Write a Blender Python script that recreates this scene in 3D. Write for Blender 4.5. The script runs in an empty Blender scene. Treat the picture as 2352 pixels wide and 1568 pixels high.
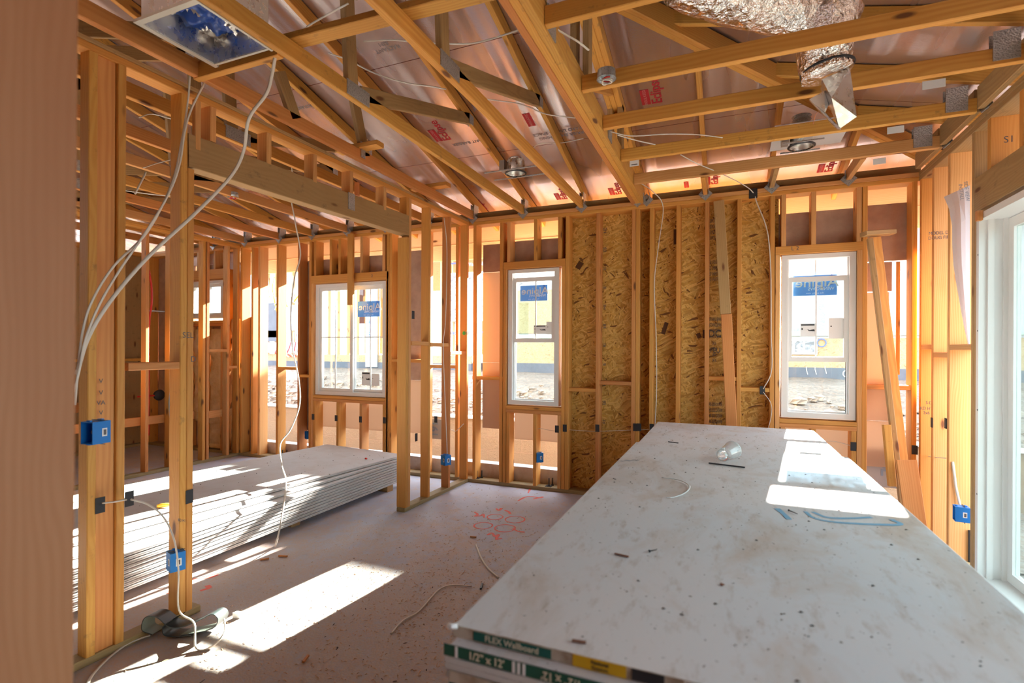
import bpy, math, random
from mathutils import Vector, Matrix, noise
random.seed(7)
V = Vector
scn = bpy.context.scene
COL = scn.collection

# ------------------------------------------------------------------ camera and pixel helpers
IMG_W, IMG_H, FPX, YAW, ROLL, SHY, CAMH = 2352, 1568, 1184.25, 0.39609, 0.00471, 18.6, 1.5
_f = V((-math.sin(YAW), math.cos(YAW), 0)); _r = V((math.cos(YAW), math.sin(YAW), 0)); _u = V((0, 0, 1))
_R = _r*math.cos(ROLL)+_u*math.sin(ROLL); _U = _u*math.cos(ROLL)-_r*math.sin(ROLL)
def ray(x, y): return _R*((x-1176)/FPX)+_U*((784+SHY-y)/FPX)+_f
def at(x, y, ax, v):
    """the point where the line of sight through a photograph pixel meets the plane axis = v"""
    d = ray(x, y); i = 'xyz'.index(ax); o = V((0, 0, CAMH))
    return o+d*((v-o[i])/d[i])
cam = bpy.data.cameras.new('camera'); camo = bpy.data.objects.new('camera', cam); COL.objects.link(camo)
cam.sensor_width = 36; cam.lens = FPX/IMG_W*36; cam.shift_y = SHY/IMG_W
camo.matrix_world = Matrix.Translation((0, 0, CAMH)) @ Matrix((_R, _U, -_f)).transposed().to_4x4()
cam.clip_start = .05; cam.clip_end = 300
cam.dof.use_dof = True; cam.dof.focus_distance = 4.2; cam.dof.aperture_fstop = 2.2
scn.camera = camo

# ------------------------------------------------------------------ object helpers
WM = {}
def _add(o, M, parent):
    COL.objects.link(o); WM[o.name] = M
    if parent:
        o.parent = parent; o.matrix_parent_inverse = Matrix.Identity(4)
        o.matrix_basis = WM[parent.name].inverted() @ M
    else: o.matrix_basis = M
    return o
def tag(o, label=None, cat=None, group=None, kind=None):
    if label: o['label'] = label
    if cat: o['category'] = cat
    if group: o['group'] = group
    if kind: o['kind'] = kind
    return o
def thing(name, loc, label, cat, group=None):
    o = bpy.data.objects.new(name, None); o.empty_display_size = .1
    _add(o, Matrix.Translation(V(loc)), None); return tag(o, label, cat, group)
def struct(name, loc=(0, 0, 0), label=None):
    o = bpy.data.objects.new(name, None); o.empty_display_size = .1
    _add(o, Matrix.Translation(V(loc)), None); return tag(o, label, None, None, 'structure')
class MB:
    def __init__(s): s.v = []; s.f = []; s.m = []; s.mi = 0
    def quad(s, pts, mi=None):
        n = len(s.v); s.v += [V(p) for p in pts]; s.f.append(tuple(range(n, n+len(pts)))); s.m.append(s.mi if mi is None else mi); return s
    def box(s, lo, hi, M=None):
        n = len(s.v)
        c = [V((x, y, z)) for z in (lo[2], hi[2]) for y in (lo[1], hi[1]) for x in (lo[0], hi[0])]
        s.v += [M @ p for p in c] if M else c
        for q in ((0, 2, 3, 1), (4, 5, 7, 6), (0, 1, 5, 4), (2, 6, 7, 3), (0, 4, 6, 2), (1, 3, 7, 5)):
            s.f.append(tuple(n+i for i in q)); s.m.append(s.mi)
        return s
    def prism(s, poly, d):
        n = len(s.v); k = len(poly); d = V(d); s.v += [V(p) for p in poly]+[V(p)+d for p in poly]
        s.f.append(tuple(range(n+k-1, n-1, -1))); s.f.append(tuple(range(n+k, n+2*k))); s.m += [s.mi]*2
        for i in range(k):
            j = (i+1) % k; s.f.append((n+i, n+j, n+k+j, n+k+i)); s.m.append(s.mi)
        return s
    def tube(s, pts, r, n=8, cap=True, flat=1.0):
        pts = [V(p) for p in pts]; k = len(pts); base = len(s.v); prev = None
        for i, p in enumerate(pts):
            t = (pts[min(i+1, k-1)]-pts[max(i-1, 0)]).normalized()
            if prev is None: a = t.cross(V((0, 0, 1)) if abs(t.z) < .9 else V((1, 0, 0))).normalized()
            else: a = (prev-t*prev.dot(t)).normalized()
            prev = a; b = t.cross(a); rr = r[i] if isinstance(r, (list, tuple)) else r
            for j in range(n):
                an = 2*math.pi*j/n; s.v.append(p+a*(rr*math.cos(an))+b*(rr*flat*math.sin(an)))
        for i in range(k-1):
            for j in range(n):
                q = (j+1) % n
                s.f.append((base+i*n+j, base+i*n+q, base+(i+1)*n+q, base+(i+1)*n+j)); s.m.append(s.mi)
        if cap:
            s.f.append(tuple(base+j for j in range(n-1, -1, -1))); s.f.append(tuple(base+(k-1)*n+j for j in range(n))); s.m += [s.mi]*2
        return s
    def lathe(s, prof, M, n=24):
        """profile of (radius, height) turned about local z"""
        base = len(s.v); k = len(prof)
        for r, h in prof:
            for j in range(n):
                an = 2*math.pi*j/n; s.v.append(M @ V((r*math.cos(an), r*math.sin(an), h)))
        for i in range(k-1):
            for j in range(n):
                q = (j+1) % n
                s.f.append((base+i*n+j, base+i*n+q, base+(i+1)*n+q, base+(i+1)*n+j)); s.m.append(s.mi)
        return s
    def build(s, name, mats, parent=None, loc=None, smooth=False):
        if loc is None:
            lo = V([min(p[i] for p in s.v) for i in range(3)]); hi = V([max(p[i] for p in s.v) for i in range(3)])
            loc = V(((lo.x+hi.x)/2, (lo.y+hi.y)/2, lo.z))
        loc = V(loc); me = bpy.data.meshes.new(name)
        me.from_pydata([tuple(p-loc) for p in s.v], [], s.f)
        for m in (mats if isinstance(mats, (list, tuple)) else [mats]): me.materials.append(m)
        me.polygons.foreach_set('material_index', s.m)
        if smooth: me.polygons.foreach_set('use_smooth', [True]*len(s.f))
        me.update()
        return _add(bpy.data.objects.new(name, me), Matrix.Translation(loc), parent)
def bar(name, p0, p1, w, h, mat, parent=None, cut0=0, cut1=0):
    """a length of lumber from p0 to p1; w and h are its full section vectors; long edges eased; cut: end bevel along h"""
    p0, p1, w, h = V(p0), V(p1), V(w), V(h); L = (p1-p0).length; z = (p1-p0)/L
    W, H = w.length, h.length; x = w/W; y = z.cross(x); y.normalize()
    if abs(h.dot(y)) < .5*H: y = h/H
    x = y.cross(z)
    e = min(.0035, W*.12, H*.12); a, b = W/2, H/2
    sec = [(-a+e, -b), (a-e, -b), (a, -b+e), (a, b-e), (a-e, b), (-a+e, b), (-a, b-e), (-a, -b+e)]
    vs = [(px, py, cut0*py) for px, py in sec]+[(px, py, L+cut1*py) for px, py in sec]
    fs = [tuple(range(7, -1, -1)), tuple(range(8, 16))]+[(i, (i+1) % 8, 8+(i+1) % 8, 8+i) for i in range(8)]
    me = bpy.data.meshes.new(name); me.from_pydata(vs, [], fs); me.materials.append(mat); me.update()
    M = Matrix((x, y, z)).transposed().to_4x4(); M.translation = p0
    return _add(bpy.data.objects.new(name, me), M, parent)
def bx(name, x0, x1, y0, y1, z0, z1, mat, parent=None):
    d = (abs(x1-x0), abs(y1-y0), abs(z1-z0)); c = V(((x0+x1)/2, (y0+y1)/2, (z0+z1)/2)); i = d.index(max(d))
    u = [V((d[0], 0, 0)), V((0, d[1], 0)), V((0, 0, d[2]))]; j, k = [q for q in range(3) if q != i]
    return bar(name, c-u[i]/2, c+u[i]/2, u[j], u[k], mat, parent)
def slab(name, x0, x1, y0, y1, z0, z1, mat, parent=None):
    return MB().box((x0, y0, z0), (x1, y1, z1)).build(name, mat, parent)
def text(name, s, size, M, mat, parent, ex=.0004, bold=0, sx=1.0):
    cu = bpy.data.curves.new(name, 'FONT'); cu.body = s; cu.size = size; cu.extrude = ex; cu.align_x = 'CENTER'; cu.align_y = 'CENTER'
    cu.offset = bold; cu.resolution_u = 3
    o = bpy.data.objects.new(name+'_src', cu); COL.objects.link(o)
    me = bpy.data.meshes.new_from_object(o.evaluated_get(bpy.context.evaluated_depsgraph_get()))
    bpy.data.objects.remove(o); bpy.data.curves.remove(cu)
    me.name = name; me.transform(Matrix.Diagonal((sx, 1, 1, 1)))
    me.materials.clear(); me.materials.append(mat)
    return _add(bpy.data.objects.new(name, me), M, parent)
def frame(o, u, v):
    """placement with local x along u, local y along v"""
    u = V(u).normalized(); v = V(v); v = (v-u*v.dot(u)).normalized(); n = u.cross(v)
    M = Matrix((u, v, n)).transposed().to_4x4(); M.translation = V(o); return M
def smooth_path(pts, n=6):
    pts = [V(p) for p in pts]; out = []
    P = [pts[0]*2-pts[1]]+pts+[pts[-1]*2-pts[-2]]
    for i in range(1, len(P)-2):
        a, b, c, d = P[i-1:i+3]
        for k in range(n):
            t = k/n
            out.append(.5*((2*b)+(c-a)*t+(2*a-5*b+4*c-d)*t*t+(3*b-a-3*c+d)*t*t*t))
    out.append(pts[-1]); return out

# ------------------------------------------------------------------ materials
def mat(name, col=(.8, .8, .8), rough=.6, metal=0, **kw):
    m = bpy.data.materials.new(name); m.use_nodes = True; b = m.node_tree.nodes['Principled BSDF']
    b.inputs['Base Color'].default_value = (*col, 1); b.inputs['Roughness'].default_value = rough; b.inputs['Metallic'].default_value = metal
    for k, v in kw.items(): b.inputs[k.replace('_', ' ')].default_value = v
    return m
class NT:
    def __init__(s, m): s.t = m.node_tree; s.b = s.t.nodes['Principled BSDF']
    def n(s, ty, props=None, **inp):
        nd = s.t.nodes.new(ty)
        for k, v in (props or {}).items(): setattr(nd, k, v)
        for k, v in inp.items():
            key = int(k[1:]) if k[0] == '_' and k[1:].isdigit() else k.replace('_', ' ')
            if hasattr(v, 'is_linked') or hasattr(v, 'links'): s.t.links.new(v, nd.inputs[key])
            else: nd.inputs[key].default_value = v
        return nd
    def math(s, op, a, b=0, c=0, clamp=False):
        return s.n('ShaderNodeMath', {'operation': op, 'use_clamp': clamp}, _0=a, _1=b, _2=c).outputs[0]
    def vm(s, op, a, b=(0, 0, 0)): return s.n('ShaderNodeVectorMath', {'operation': op}, _0=a, _1=b).outputs[0]
    def scale(s, vec, sc, rot=(0, 0, 0)): return s.n('ShaderNodeMapping', None, Vector=vec, Scale=sc, Rotation=rot).outputs[0]
    def noise(s, vec, sc, det=3, rough=.55, dist=0): return s.n('ShaderNodeTexNoise', None, Vector=vec, Scale=sc, Detail=det, Roughness=rough, Distortion=dist).outputs[0]
    def vor(s, vec, sc, out='Distance', feat='F1', rand=1): return s.n('ShaderNodeTexVoronoi', {'feature': feat}, Vector=vec, Scale=sc, Randomness=rand).outputs[out]
    def rng(s, v, a, b, c=0, d=1): return s.n('ShaderNodeMapRange', {'clamp': True}, Value=v, From_Min=a, From_Max=b, To_Min=c, To_Max=d).outputs[0]
    def mix(s, f, a, b, mode='MIX'):
        nd = s.t.nodes.new('ShaderNodeMix'); nd.data_type = 'RGBA'; nd.blend_type = mode
        for i, v in ((0, f), (6, a), (7, b)):
            if hasattr(v, 'links'): s.t.links.new(v, nd.inputs[i])
            else: nd.inputs[i].default_value = v if i == 0 else (*v, 1) if len(v) == 3 else v
        return nd.outputs[2]
    def set(s, k, v): s.t.links.new(v, s.b.inputs[k])
    def bump(s, h, st=.3, d=.01): s.set('Normal', s.n('ShaderNodeBump', None, Height=h, Strength=st, Distance=d).outputs[0])
    def obj(s): return s.n('ShaderNodeTexCoord').outputs['Object']
    def rand(s): return s.n('ShaderNodeObjectInfo').outputs['Random']
def wood(name, light, dark, red, knot=(.16, .055, .015), var=1.0, rough=.62, stain=0):
    m = mat(name, light, rough); t = NT(m); o = t.obj(); r = t.rand()
    off = t.n('ShaderNodeCombineXYZ', None, X=t.math('MULTIPLY', r, 17), Y=t.math('MULTIPLY', r, 31), Z=t.math('MULTIPLY', r, 53)).outputs[0]
    p = t.vm('ADD', o, off)
    warp = t.noise(t.scale(p, (1, 1, .25)), 5, 2)
    sp = t.n('ShaderNodeSeparateXYZ', None, Vector=o)
    w1 = t.math('MULTIPLY', t.math('SUBTRACT', warp, .5), .09)
    cx = t.math('ADD', t.math('SUBTRACT', sp.outputs[0], t.math('MULTIPLY', t.math('SUBTRACT', r, .5), .3)), w1)
    cy = t.math('ADD', t.math('ADD', sp.outputs[1], .07), w1)
    rr = t.math('SQRT', t.math('ADD', t.math('MULTIPLY', cx, cx), t.math('MULTIPLY', cy, cy)))
    ring = t.math('SINE', t.math('MULTIPLY', rr, 480)); ring = t.rng(ring, -.6, 1)
    fib = t.noise(t.scale(p, (1, 1, .02)), 130, 3)
    blotch = t.noise(t.scale(p, (1, 1, .2)), 6, 3)
    c = t.mix(t.math('MULTIPLY', ring, .55), light, dark)
    c = t.mix(t.rng(fib, .35, .7, 0, .35), c, dark)
    c = t.mix(t.rng(blotch, .45, .75, 0, .6), c, red)
    r2 = t.math('FRACT', t.math('MULTIPLY', r, 7.31))
    c = t.mix(t.rng(r2, .3, 1, 0, .55*var), c, red)
    kv = t.scale(p, (1, 1, .32)); kd = t.vor(kv, 8.5); kc = t.vor(kv, 8.5, 'Color')
    ks = t.n('ShaderNodeSeparateColor', None, Color=kc).outputs[0]
    kk = t.math('MULTIPLY', t.rng(kd, .15, .08), t.math('GREATER_THAN', ks, .38))
    halo = t.math('MULTIPLY', t.rng(kd, .32, .12, 0, .45), t.math('GREATER_THAN', ks, .38))
    c = t.mix(halo, c, dark); c = t.mix(kk, c, knot)
    if stain:
        sn = t.noise(p, 14, 4, .7); c = t.mix(t.rng(sn, .6, .72, 0, stain), c, (.09, .06, .035))
    hv = t.n('ShaderNodeHueSaturation', None, Color=c, Value=t.rng(r, 0, 1, 1-.14*var, 1+.08*var))
    t.set('Base Color', hv.outputs[0]); t.bump(t.math('ADD', fib, t.math('MULTIPLY', ring, .3)), .12, .002)
    return m
LUM = wood('lumber', (.75, .375, .085), (.59, .235, .04), (.65, .25, .05))
LUMY = wood('lumber yellow', (.77, .41, .09), (.62, .265, .045), (.70, .30, .055), stain=.35)
LUMW = wood('lumber pale', (.76, .42, .16), (.62, .28, .075), (.66, .28, .09))
LUMD = wood('lumber aged', (.50, .31, .13), (.36, .20, .075), (.40, .23, .09), stain=.4)
LUMR = wood('lumber reddish', (.70, .32, .10), (.54, .19, .045), (.56, .19, .05))
PT = wood('treated lumber', (.42, .33, .16), (.28, .21, .09), (.36, .24, .10), stain=.4)
POSTM = wood('smooth post wood', (.46, .23, .105), (.36, .155, .06), (.33, .125, .045))
OUTW = wood('fascia lumber', (.86, .62, .36), (.76, .46, .22), (.80, .50, .26))

def osb(name, c1, c2, c3, dk, ax='xz'):
    m = mat(name, c1, .7); t = NT(m); o = t.obj()
    if ax == 'yz': o = t.n('ShaderNodeMapping', None, Vector=o, Rotation=(0, 0, math.pi/2)).outputs[0]
    wv = t.n('ShaderNodeTexNoise', None, Vector=o, Scale=4.0, Detail=1.0).outputs['Color']
    o = t.vm('ADD', o, t.vm('SCALE', t.vm('SUBTRACT', wv, (.5, .5, .5)))) if 0 else t.vm('ADD', o, t.vm('MULTIPLY', t.vm('SUBTRACT', wv, (.5, .5, .5)), (.14, .14, .14)))
    cols = None
    for i, (an, sh) in enumerate(((.1, 0), (-.38, 3.1), (.62, 7.7), (-1.2, 5.3))):
        vv = t.scale(t.n('ShaderNodeMapping', None, Vector=o, Rotation=(0, an, 0), Location=(sh, sh, sh)).outputs[0], (70, 8, 14))
        cc = t.vor(vv, 1, 'Color'); a = t.n('ShaderNodeSeparateColor', None, Color=cc)
        k = t.mix(a.outputs[0], c1, c2); k = t.mix(t.rng(a.outputs[1], .6, 1, 0, .8), k, c3); k = t.mix(t.math('GREATER_THAN', a.outputs[2], .965), k, dk)
        if cols is None: cols = k
        else:
            cols = t.mix(t.math('GREATER_THAN', a.outputs[1], .52), cols, k)
        last = a
    fine = t.noise(o, 160, 3); cols = t.mix(t.rng(fine, .5, .8, 0, .35), cols, dk)
    t.set('Base Color', cols); t.bump(t.n('ShaderNodeRGBToBW', None, Color=cols).outputs[0], .35, .003); return m
OSB = osb('strand board', (.72, .39, .075), (.46, .215, .035), (.92, .60, .19), (.20, .075, .015))
OSBP = osb('pale strand board', (.48, .34, .19), (.40, .27, .14), (.55, .41, .24), (.28, .17, .08))

FOIL = mat('radiant foil', (.62, .50, .47), .24, .9); t = NT(FOIL); o = t.obj()
fs = t.noise(t.scale(o, (2.6, .07, .07)), 2.2, 1); fn = t.noise(o, 90, 3, .7); fl = t.noise(t.scale(o, (1, .12, 1)), 3.0, 2)
t.bump(t.math('ADD', t.math('MULTIPLY', fn, .10), t.math('MULTIPLY', fs, 4)), .32, .03)
t.set('Roughness', t.rng(fl, .3, .7, .16, .34))
lines = t.n('ShaderNodeSeparateXYZ', None, Vector=o).outputs
sx = t.math('FRACT', t.math('ADD', t.math('DIVIDE', lines[1], 1.22), .30)); seam = t.math('LESS_THAN', sx, .005)
t.set('Base Color', t.mix(seam, t.mix(t.rng(fl, .3, .7), (.76, .64, .62), (.62, .49, .45)), (.18, .05, .03)))
t.set('Metallic', t.math('SUBTRACT', .88, t.math('MULTIPLY', seam, .8)))
BFOIL = mat('brown foam facing', (.52, .36, .27), .45, .35); t = NT(BFOIL); o = t.obj(); t.bump(t.noise(o, 60, 4, .7), .35, .004)
t.set('Base Color', t.mix(t.rng(t.noise(o, 9, 4), .4, .7), (.56, .39, .30), (.46, .31, .23)))
DUCTM = mat('duct foil jacket', (.86, .80, .76), .16, 1.0); t = NT(DUCTM); o = t.obj()
t.bump(t.math('ADD', t.vor(o, 16), t.noise(o, 40, 3)), .9, .02)
SHEET = mat('galvanized sheet', (.72, .70, .68), .28, 1.0); t = NT(SHEET); t.set('Roughness', t.rng(t.noise(t.obj(), 25, 3), .3, .7, .2, .4))
GALV = mat('galvanized plate', (.50, .51, .52), .45, .85); t = NT(GALV); o = t.obj(); t.bump(t.vor(t.scale(o, (1, 1, 1)), 110), .6, .004)
t.set('Base Color', t.mix(t.rng(t.vor(o, 110), .2, .5), (.34, .35, .36), (.50, .51, .52)))
DRY = mat('drywall paper', (.76, .72, .71), .75); t = NT(DRY); o = t.obj()
a = t.noise(t.scale(o, (1, .55, 1)), 3.0, 6, .65, .6); b = t.noise(t.scale(o, (3, 1, 1), (0, 0, .5)), 7, 5, .7); sp = t.noise(o, 70, 2, .5)
c = t.mix(t.rng(t.noise(o, .9, 2), .35, .65), (.77, .72, .71), (.70, .71, .74))
c = t.mix(t.rng(a, .48, .68, 0, .7), c, (.58, .44, .34)); c = t.mix(t.rng(b, .54, .72, 0, .6), c, (.46, .36, .29)); c = t.mix(t.rng(sp, .70, .74, 0, .8), c, (.13, .09, .07))
t.set('Base Color', c)
DRY2 = mat('drywall grey paper', (.62, .62, .62), .78); t = NT(DRY2); o = t.obj(); t.set('Base Color', t.mix(t.rng(t.noise(o, 4, 5, .7), .45, .7, 0, .6), (.66, .66, .66), (.55, .50, .46)))
CORE = mat('drywall edge tape', (.70, .69, .67), .8)
TAPE = mat('worn end tape', (.55, .47, .38), .75); t = NT(TAPE); t.set('Base Color', t.mix(t.rng(t.noise(t.obj(), 22, 4), .4, .65), (.60, .53, .44), (.34, .25, .17)))
CONC = mat('slab concrete', (.46, .45, .48), .62); t = NT(CONC); o = t.obj()
sp = t.n('ShaderNodeSeparateXYZ', None, Vector=o)
a = t.noise(o, 1.6, 6, .6); d = t.noise(t.scale(o, (1.2, 1, 1), (0, 0, .6)), 7, 8, .75, .4); fine = t.noise(o, 85, 3, .6)
c = t.mix(t.rng(a, .35, .65), (.44, .46, .55), (.53, .54, .61))
near = t.math('MULTIPLY', t.rng(sp.outputs[1], 3.7, 1.9), t.rng(sp.outputs[0], -3.4, -1.9))
dust = t.math('MULTIPLY', t.rng(t.math('ADD', d, t.math('MULTIPLY', near, .20)), .52, .66), t.rng(fine, .25, .6))
c = t.mix(t.math('MULTIPLY', dust, .8), c, (.58, .42, .31))
c = t.mix(t.math('MULTIPLY', near, t.rng(a, .3, .7, .05, .35)), c, (.47, .36, .29)); c = t.mix(t.rng(t.noise(o, 12, 4), .62, .8, 0, .5), c, (.26, .24, .25))
t.set('Base Color', c); t.bump(t.math('ADD', fine, t.math('MULTIPLY', dust, 1.5)), .2, .004)
CURB = mat('curb concrete', (.62, .58, .58), .8); t = NT(CURB); t.set('Base Color', t.mix(t.rng(t.noise(t.obj(), 9, 5), .4, .7), (.66, .63, .63), (.52, .44, .42)))
WHITE = mat('white vinyl', (.80, .78, .76), .38)
PAPER = mat('white label paper', (.85, .85, .85), .6)
HW = mat('house wrap', (.46, .48, .52), .55); t = NT(HW); t.bump(t.noise(t.obj(), 3, 3), .3, .03)
BLK = mat('black marking', (.02, .02, .025), .6); DARK = mat('dark steel', (.06, .06, .065), .45, .6)
INK = mat('grey ink', (.12, .11, .12), .7); BLUEINK = mat('blue lettering', (.08, .16, .50), .6); GREYINK = mat('pale blue lettering', (.30, .40, .56), .6)
BLUE = mat('blue electrical plastic', (.01, .20, .62), .42); BLUED = mat('blue film', (.03, .10, .45), .3)
RED = mat('red print', (.48, .02, .03), .6); REDP = mat('red pipe', (.65, .03, .02), .35); CYAN = mat('blue pipe', (.05, .35, .70), .35)
PAINT = mat('coral spray paint', (.85, .16, .12), .7); t = NT(PAINT)
BPAINT = mat('blue spray paint', (.22, .46, .66), .7)
CABLE = mat('white cable sheath', (.74, .68, .60), .45)
COPPER = mat('copper tube', (.72, .30, .14), .35, .9)
GREEN = mat('green end label', (.012, .10, .065), .6); TEAL = mat('teal end label', (.01, .12, .10), .6); YEL = mat('yellow end label', (.75, .45, .01), .6)
CREAM = mat('cream lettering', (.78, .72, .55), .6); GRN = mat('green marker', (.05, .5, .08), .6)
INSUL = mat('fibreglass batt', (.80, .60, .36), .95); t = NT(INSUL); o = t.obj(); t.bump(t.noise(o, 45, 5, .7), .8, .02); t.set('Base Color', t.mix(t.rng(t.noise(o, 6, 4), .35, .7), (.85, .66, .42), (.62, .40, .18)))
RUB = mat('black rubber membrane', (.02, .022, .024), .45); RUBT = mat('dusty membrane face', (.22, .25, .21), .55); t = NT(RUBT); t.bump(t.noise(t.obj(), 120, 3), .5, .002)
ORANGE = mat('orange plastic', (.75, .12, .03), .5)
def glass(name, tint, gl=.06, op=0.0, ocol=(.8, .85, .85)):
    m = bpy.data.materials.new(name); m.use_nodes = True; nt = m.node_tree; nt.nodes.clear()
    N = nt.nodes.new; o = N('ShaderNodeOutputMaterial'); tr = N('ShaderNodeBsdfTransparent'); gs = N('ShaderNodeBsdfGlossy'); mx = N('ShaderNodeMixShader'); fr = N('ShaderNodeLayerWeight'); pw = N('ShaderNodeMath'); pw.operation = 'POWER'; pw.inputs[1].default_value = 3.5; ma = N('ShaderNodeMath'); ma.operation = 'MULTIPLY_ADD'; ma.inputs[1].default_value = .75; ma.inputs[2].default_value = gl*.6
    tr.inputs[0].default_value = (*tint, 1); gs.inputs['Roughness'].default_value = .02; 
    nt.links.new(fr.outputs[1], pw.inputs[0]); nt.links.new(pw.outputs[0], ma.inputs[0]); nt.links.new(ma.outputs[0], mx.inputs[0]); nt.links.new(tr.outputs[0], mx.inputs[1]); nt.links.new(gs.outputs[0], mx.inputs[2])
    last = mx.outputs[0]
    if op:
        df = N('ShaderNodeBsdfDiffuse'); df.inputs[0].default_value = (*ocol, 1); m2 = N('ShaderNodeMixShader'); m2.inputs[0].default_value = op
        nt.links.new(last, m2.inputs[1]); nt.links.new(df.outputs[0], m2.inputs[2]); last = m2.outputs[0]
    nt.links.new(last, o.inputs[0]); return m
GLASS = glass('window glass', (.90, .96, .95)); SHEER = glass('clear plastic', (.95, .95, .95), op=.12)
STICK = glass('blue window film', (.34, .42, .50), op=.55, ocol=(.20, .46, .80)); CLEAR2 = glass('door glass', (.80, .90, .88), op=.03)
PLYS = mat('sheet paper stack', (.6, .6, .6), .8)

WSH = bpy.data.materials.new('thin white sheet'); WSH.use_nodes = True; _n = WSH.node_tree; _n.nodes.clear()
_o = _n.nodes.new('ShaderNodeOutputMaterial'); _d = _n.nodes.new('ShaderNodeBsdfDiffuse'); _t = _n.nodes.new('ShaderNodeBsdfTranslucent'); _m = _n.nodes.new('ShaderNodeMixShader')
_d.inputs[0].default_value = (.80, .78, .83, 1); _t.inputs[0].default_value = (.86, .84, .88, 1); _m.inputs[0].default_value = .55
_n.links.new(_d.outputs[0], _m.inputs[1]); _n.links.new(_t.outputs[0], _m.inputs[2]); _n.links.new(_m.outputs[0], _o.inputs[0])

FOAMP = bpy.data.materials.new('pale foam board'); FOAMP.use_nodes = True; _n = FOAMP.node_tree; _n.nodes.clear()
_o = _n.nodes.new('ShaderNodeOutputMaterial'); _d = _n.nodes.new('ShaderNodeBsdfDiffuse'); _t = _n.nodes.new('ShaderNodeBsdfTranslucent'); _m = _n.nodes.new('ShaderNodeMixShader')
_d.inputs[0].default_value = (.74, .56, .42, 1); _t.inputs[0].default_value = (.80, .62, .46, 1); _m.inputs[0].default_value = .5
_n.links.new(_d.outputs[0], _m.inputs[1]); _n.links.new(_t.outputs[0], _m.inputs[2]); _n.links.new(_m.outputs[0], _o.inputs[0])

FOAMT = FOAMP.copy(); FOAMT.name = 'tan foam board'; [setattr(n.inputs[0], 'default_value', .10) for n in FOAMT.node_tree.nodes if n.type == 'MIX_SHADER']

# ------------------------------------------------------------------ setting: slab, roof
YB = 5.2; XR = 1.445; ZP = 2.90            # back wall face, right wall face, underside of the top plates
floor = slab('floor', -9.2, 1.62, -4.2, 5.36, -.25, 0, CONC)
tag(floor, None, None, None, 'structure')
def spray(pts, w, z=.0012, m=PAINT, nm='spray_paint_mark', par=floor, closed=False):
    P = smooth_path(pts, 6); mb = MB(); L = len(P)
    for i in range(L-1):
        a, b = P[i], P[i+1]; d = (b-a); 
        if d.length < 1e-6: continue
        n = V((-d.y, d.x, 0)).normalized()*w*.5*(.75+.5*noise.noise(a*9)); e = d.normalized()*w*.15
        mb.quad([(a.x-n.x-e.x, a.y-n.y-e.y, z), (b.x-n.x+e.x, b.y-n.y+e.y, z), (b.x+n.x+e.x, b.y+n.y+e.y, z), (a.x+n.x-e.x, a.y+n.y-e.y, z)]); z += 1e-5
    return mb.build(nm, m, par)
for cxp, cyp, rx in ((1137, 1187, 18), (1183, 1193, 22), (1110, 1207, 20), (1160, 1213, 22)):
    c = at(cxp, cyp, 'z', 0); rr_ = rx/1184*4.6
    spray([c+V((rr_*math.cos(a), rr_*1.05*math.sin(a), 0)) for a in [i*math.pi/5 for i in range(11)]], .016)
for pl_ in (((1090, 1176), (1097, 1181), (1092, 1185), (1104, 1184), (1110, 1181), (1112, 1188)), ((1140, 1168), (1146, 1172), (1152, 1167)), ((1160, 1172), (1168, 1175), (1172, 1180)),
            ((1120, 1228), (1130, 1224), (1137, 1232), (1145, 1228), (1140, 1238), (1152, 1236)), ((1178, 1214), (1190, 1220), (1204, 1222)),
            ((1190, 1150), (1205, 1142), (1220, 1140), (1240, 1143), (1246, 1141), (1225, 1146)), ((1222, 1117), (1217, 1124), (1213, 1132))):
    spray([at(x, y, 'z', 0) for x, y in pl_], .028)
for pl_ in (((383, 1358), (396, 1363), (410, 1360)), ((462, 1356), (480, 1350), (476, 1345)), ((445, 1330), (480, 1326), (500, 1320))):
    spray([at(x, y, 'z', 0) for x, y in pl_], .035)
RS = .235                                   # roof slope
def zback(y): return 3.235+RS*(5.2-y)
def zright(x): return 3.235+RS*(XR-x)
roof = struct('ceiling', (0, 0, 3))
XH, YE, XE, YRg = -4.755, 5.96, 2.205, -1.0
def roofmesh(name, polys, m, th, par):
    mb = MB()
    for poly in polys:
        pts = [V(p) for p in poly]; n = (pts[1]-pts[0]).cross(pts[2]-pts[0]).normalized()
        if n.z < 0: n = -n
        mb.prism(pts, (0, 0, th))
    return mb.build(name, m, par, loc=(0, 0, 3))
zr = zback(YRg)
polyB = [(-11, YE, zback(YE)), (XE, YE, zback(YE)), (XH, YRg, zr), (-11, YRg, zr)]
polyR = [(XE, YE, zright(XE)), (XE, -7.96, zright(XE)), (XH, YRg, zr)]
polyF = [(XE, -7.96, zback(YE)), (-11, -7.96, zback(YE)), (-11, YRg, zr), (XH, YRg, zr)]
roofmesh('foil_sheathing_back', [polyB], FOIL, .004, roof); roofmesh('foil_sheathing_right', [polyR], FOIL, .004, roof); roofmesh('foil_sheathing_front', [polyF], FOIL, .004, roof)
up = lambda P: [(x, y, z+.006) for x, y, z in P]
roofmesh('roof_deck', [up(polyB), up(polyR), up(polyF)], OSBP, .03, roof)
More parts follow.
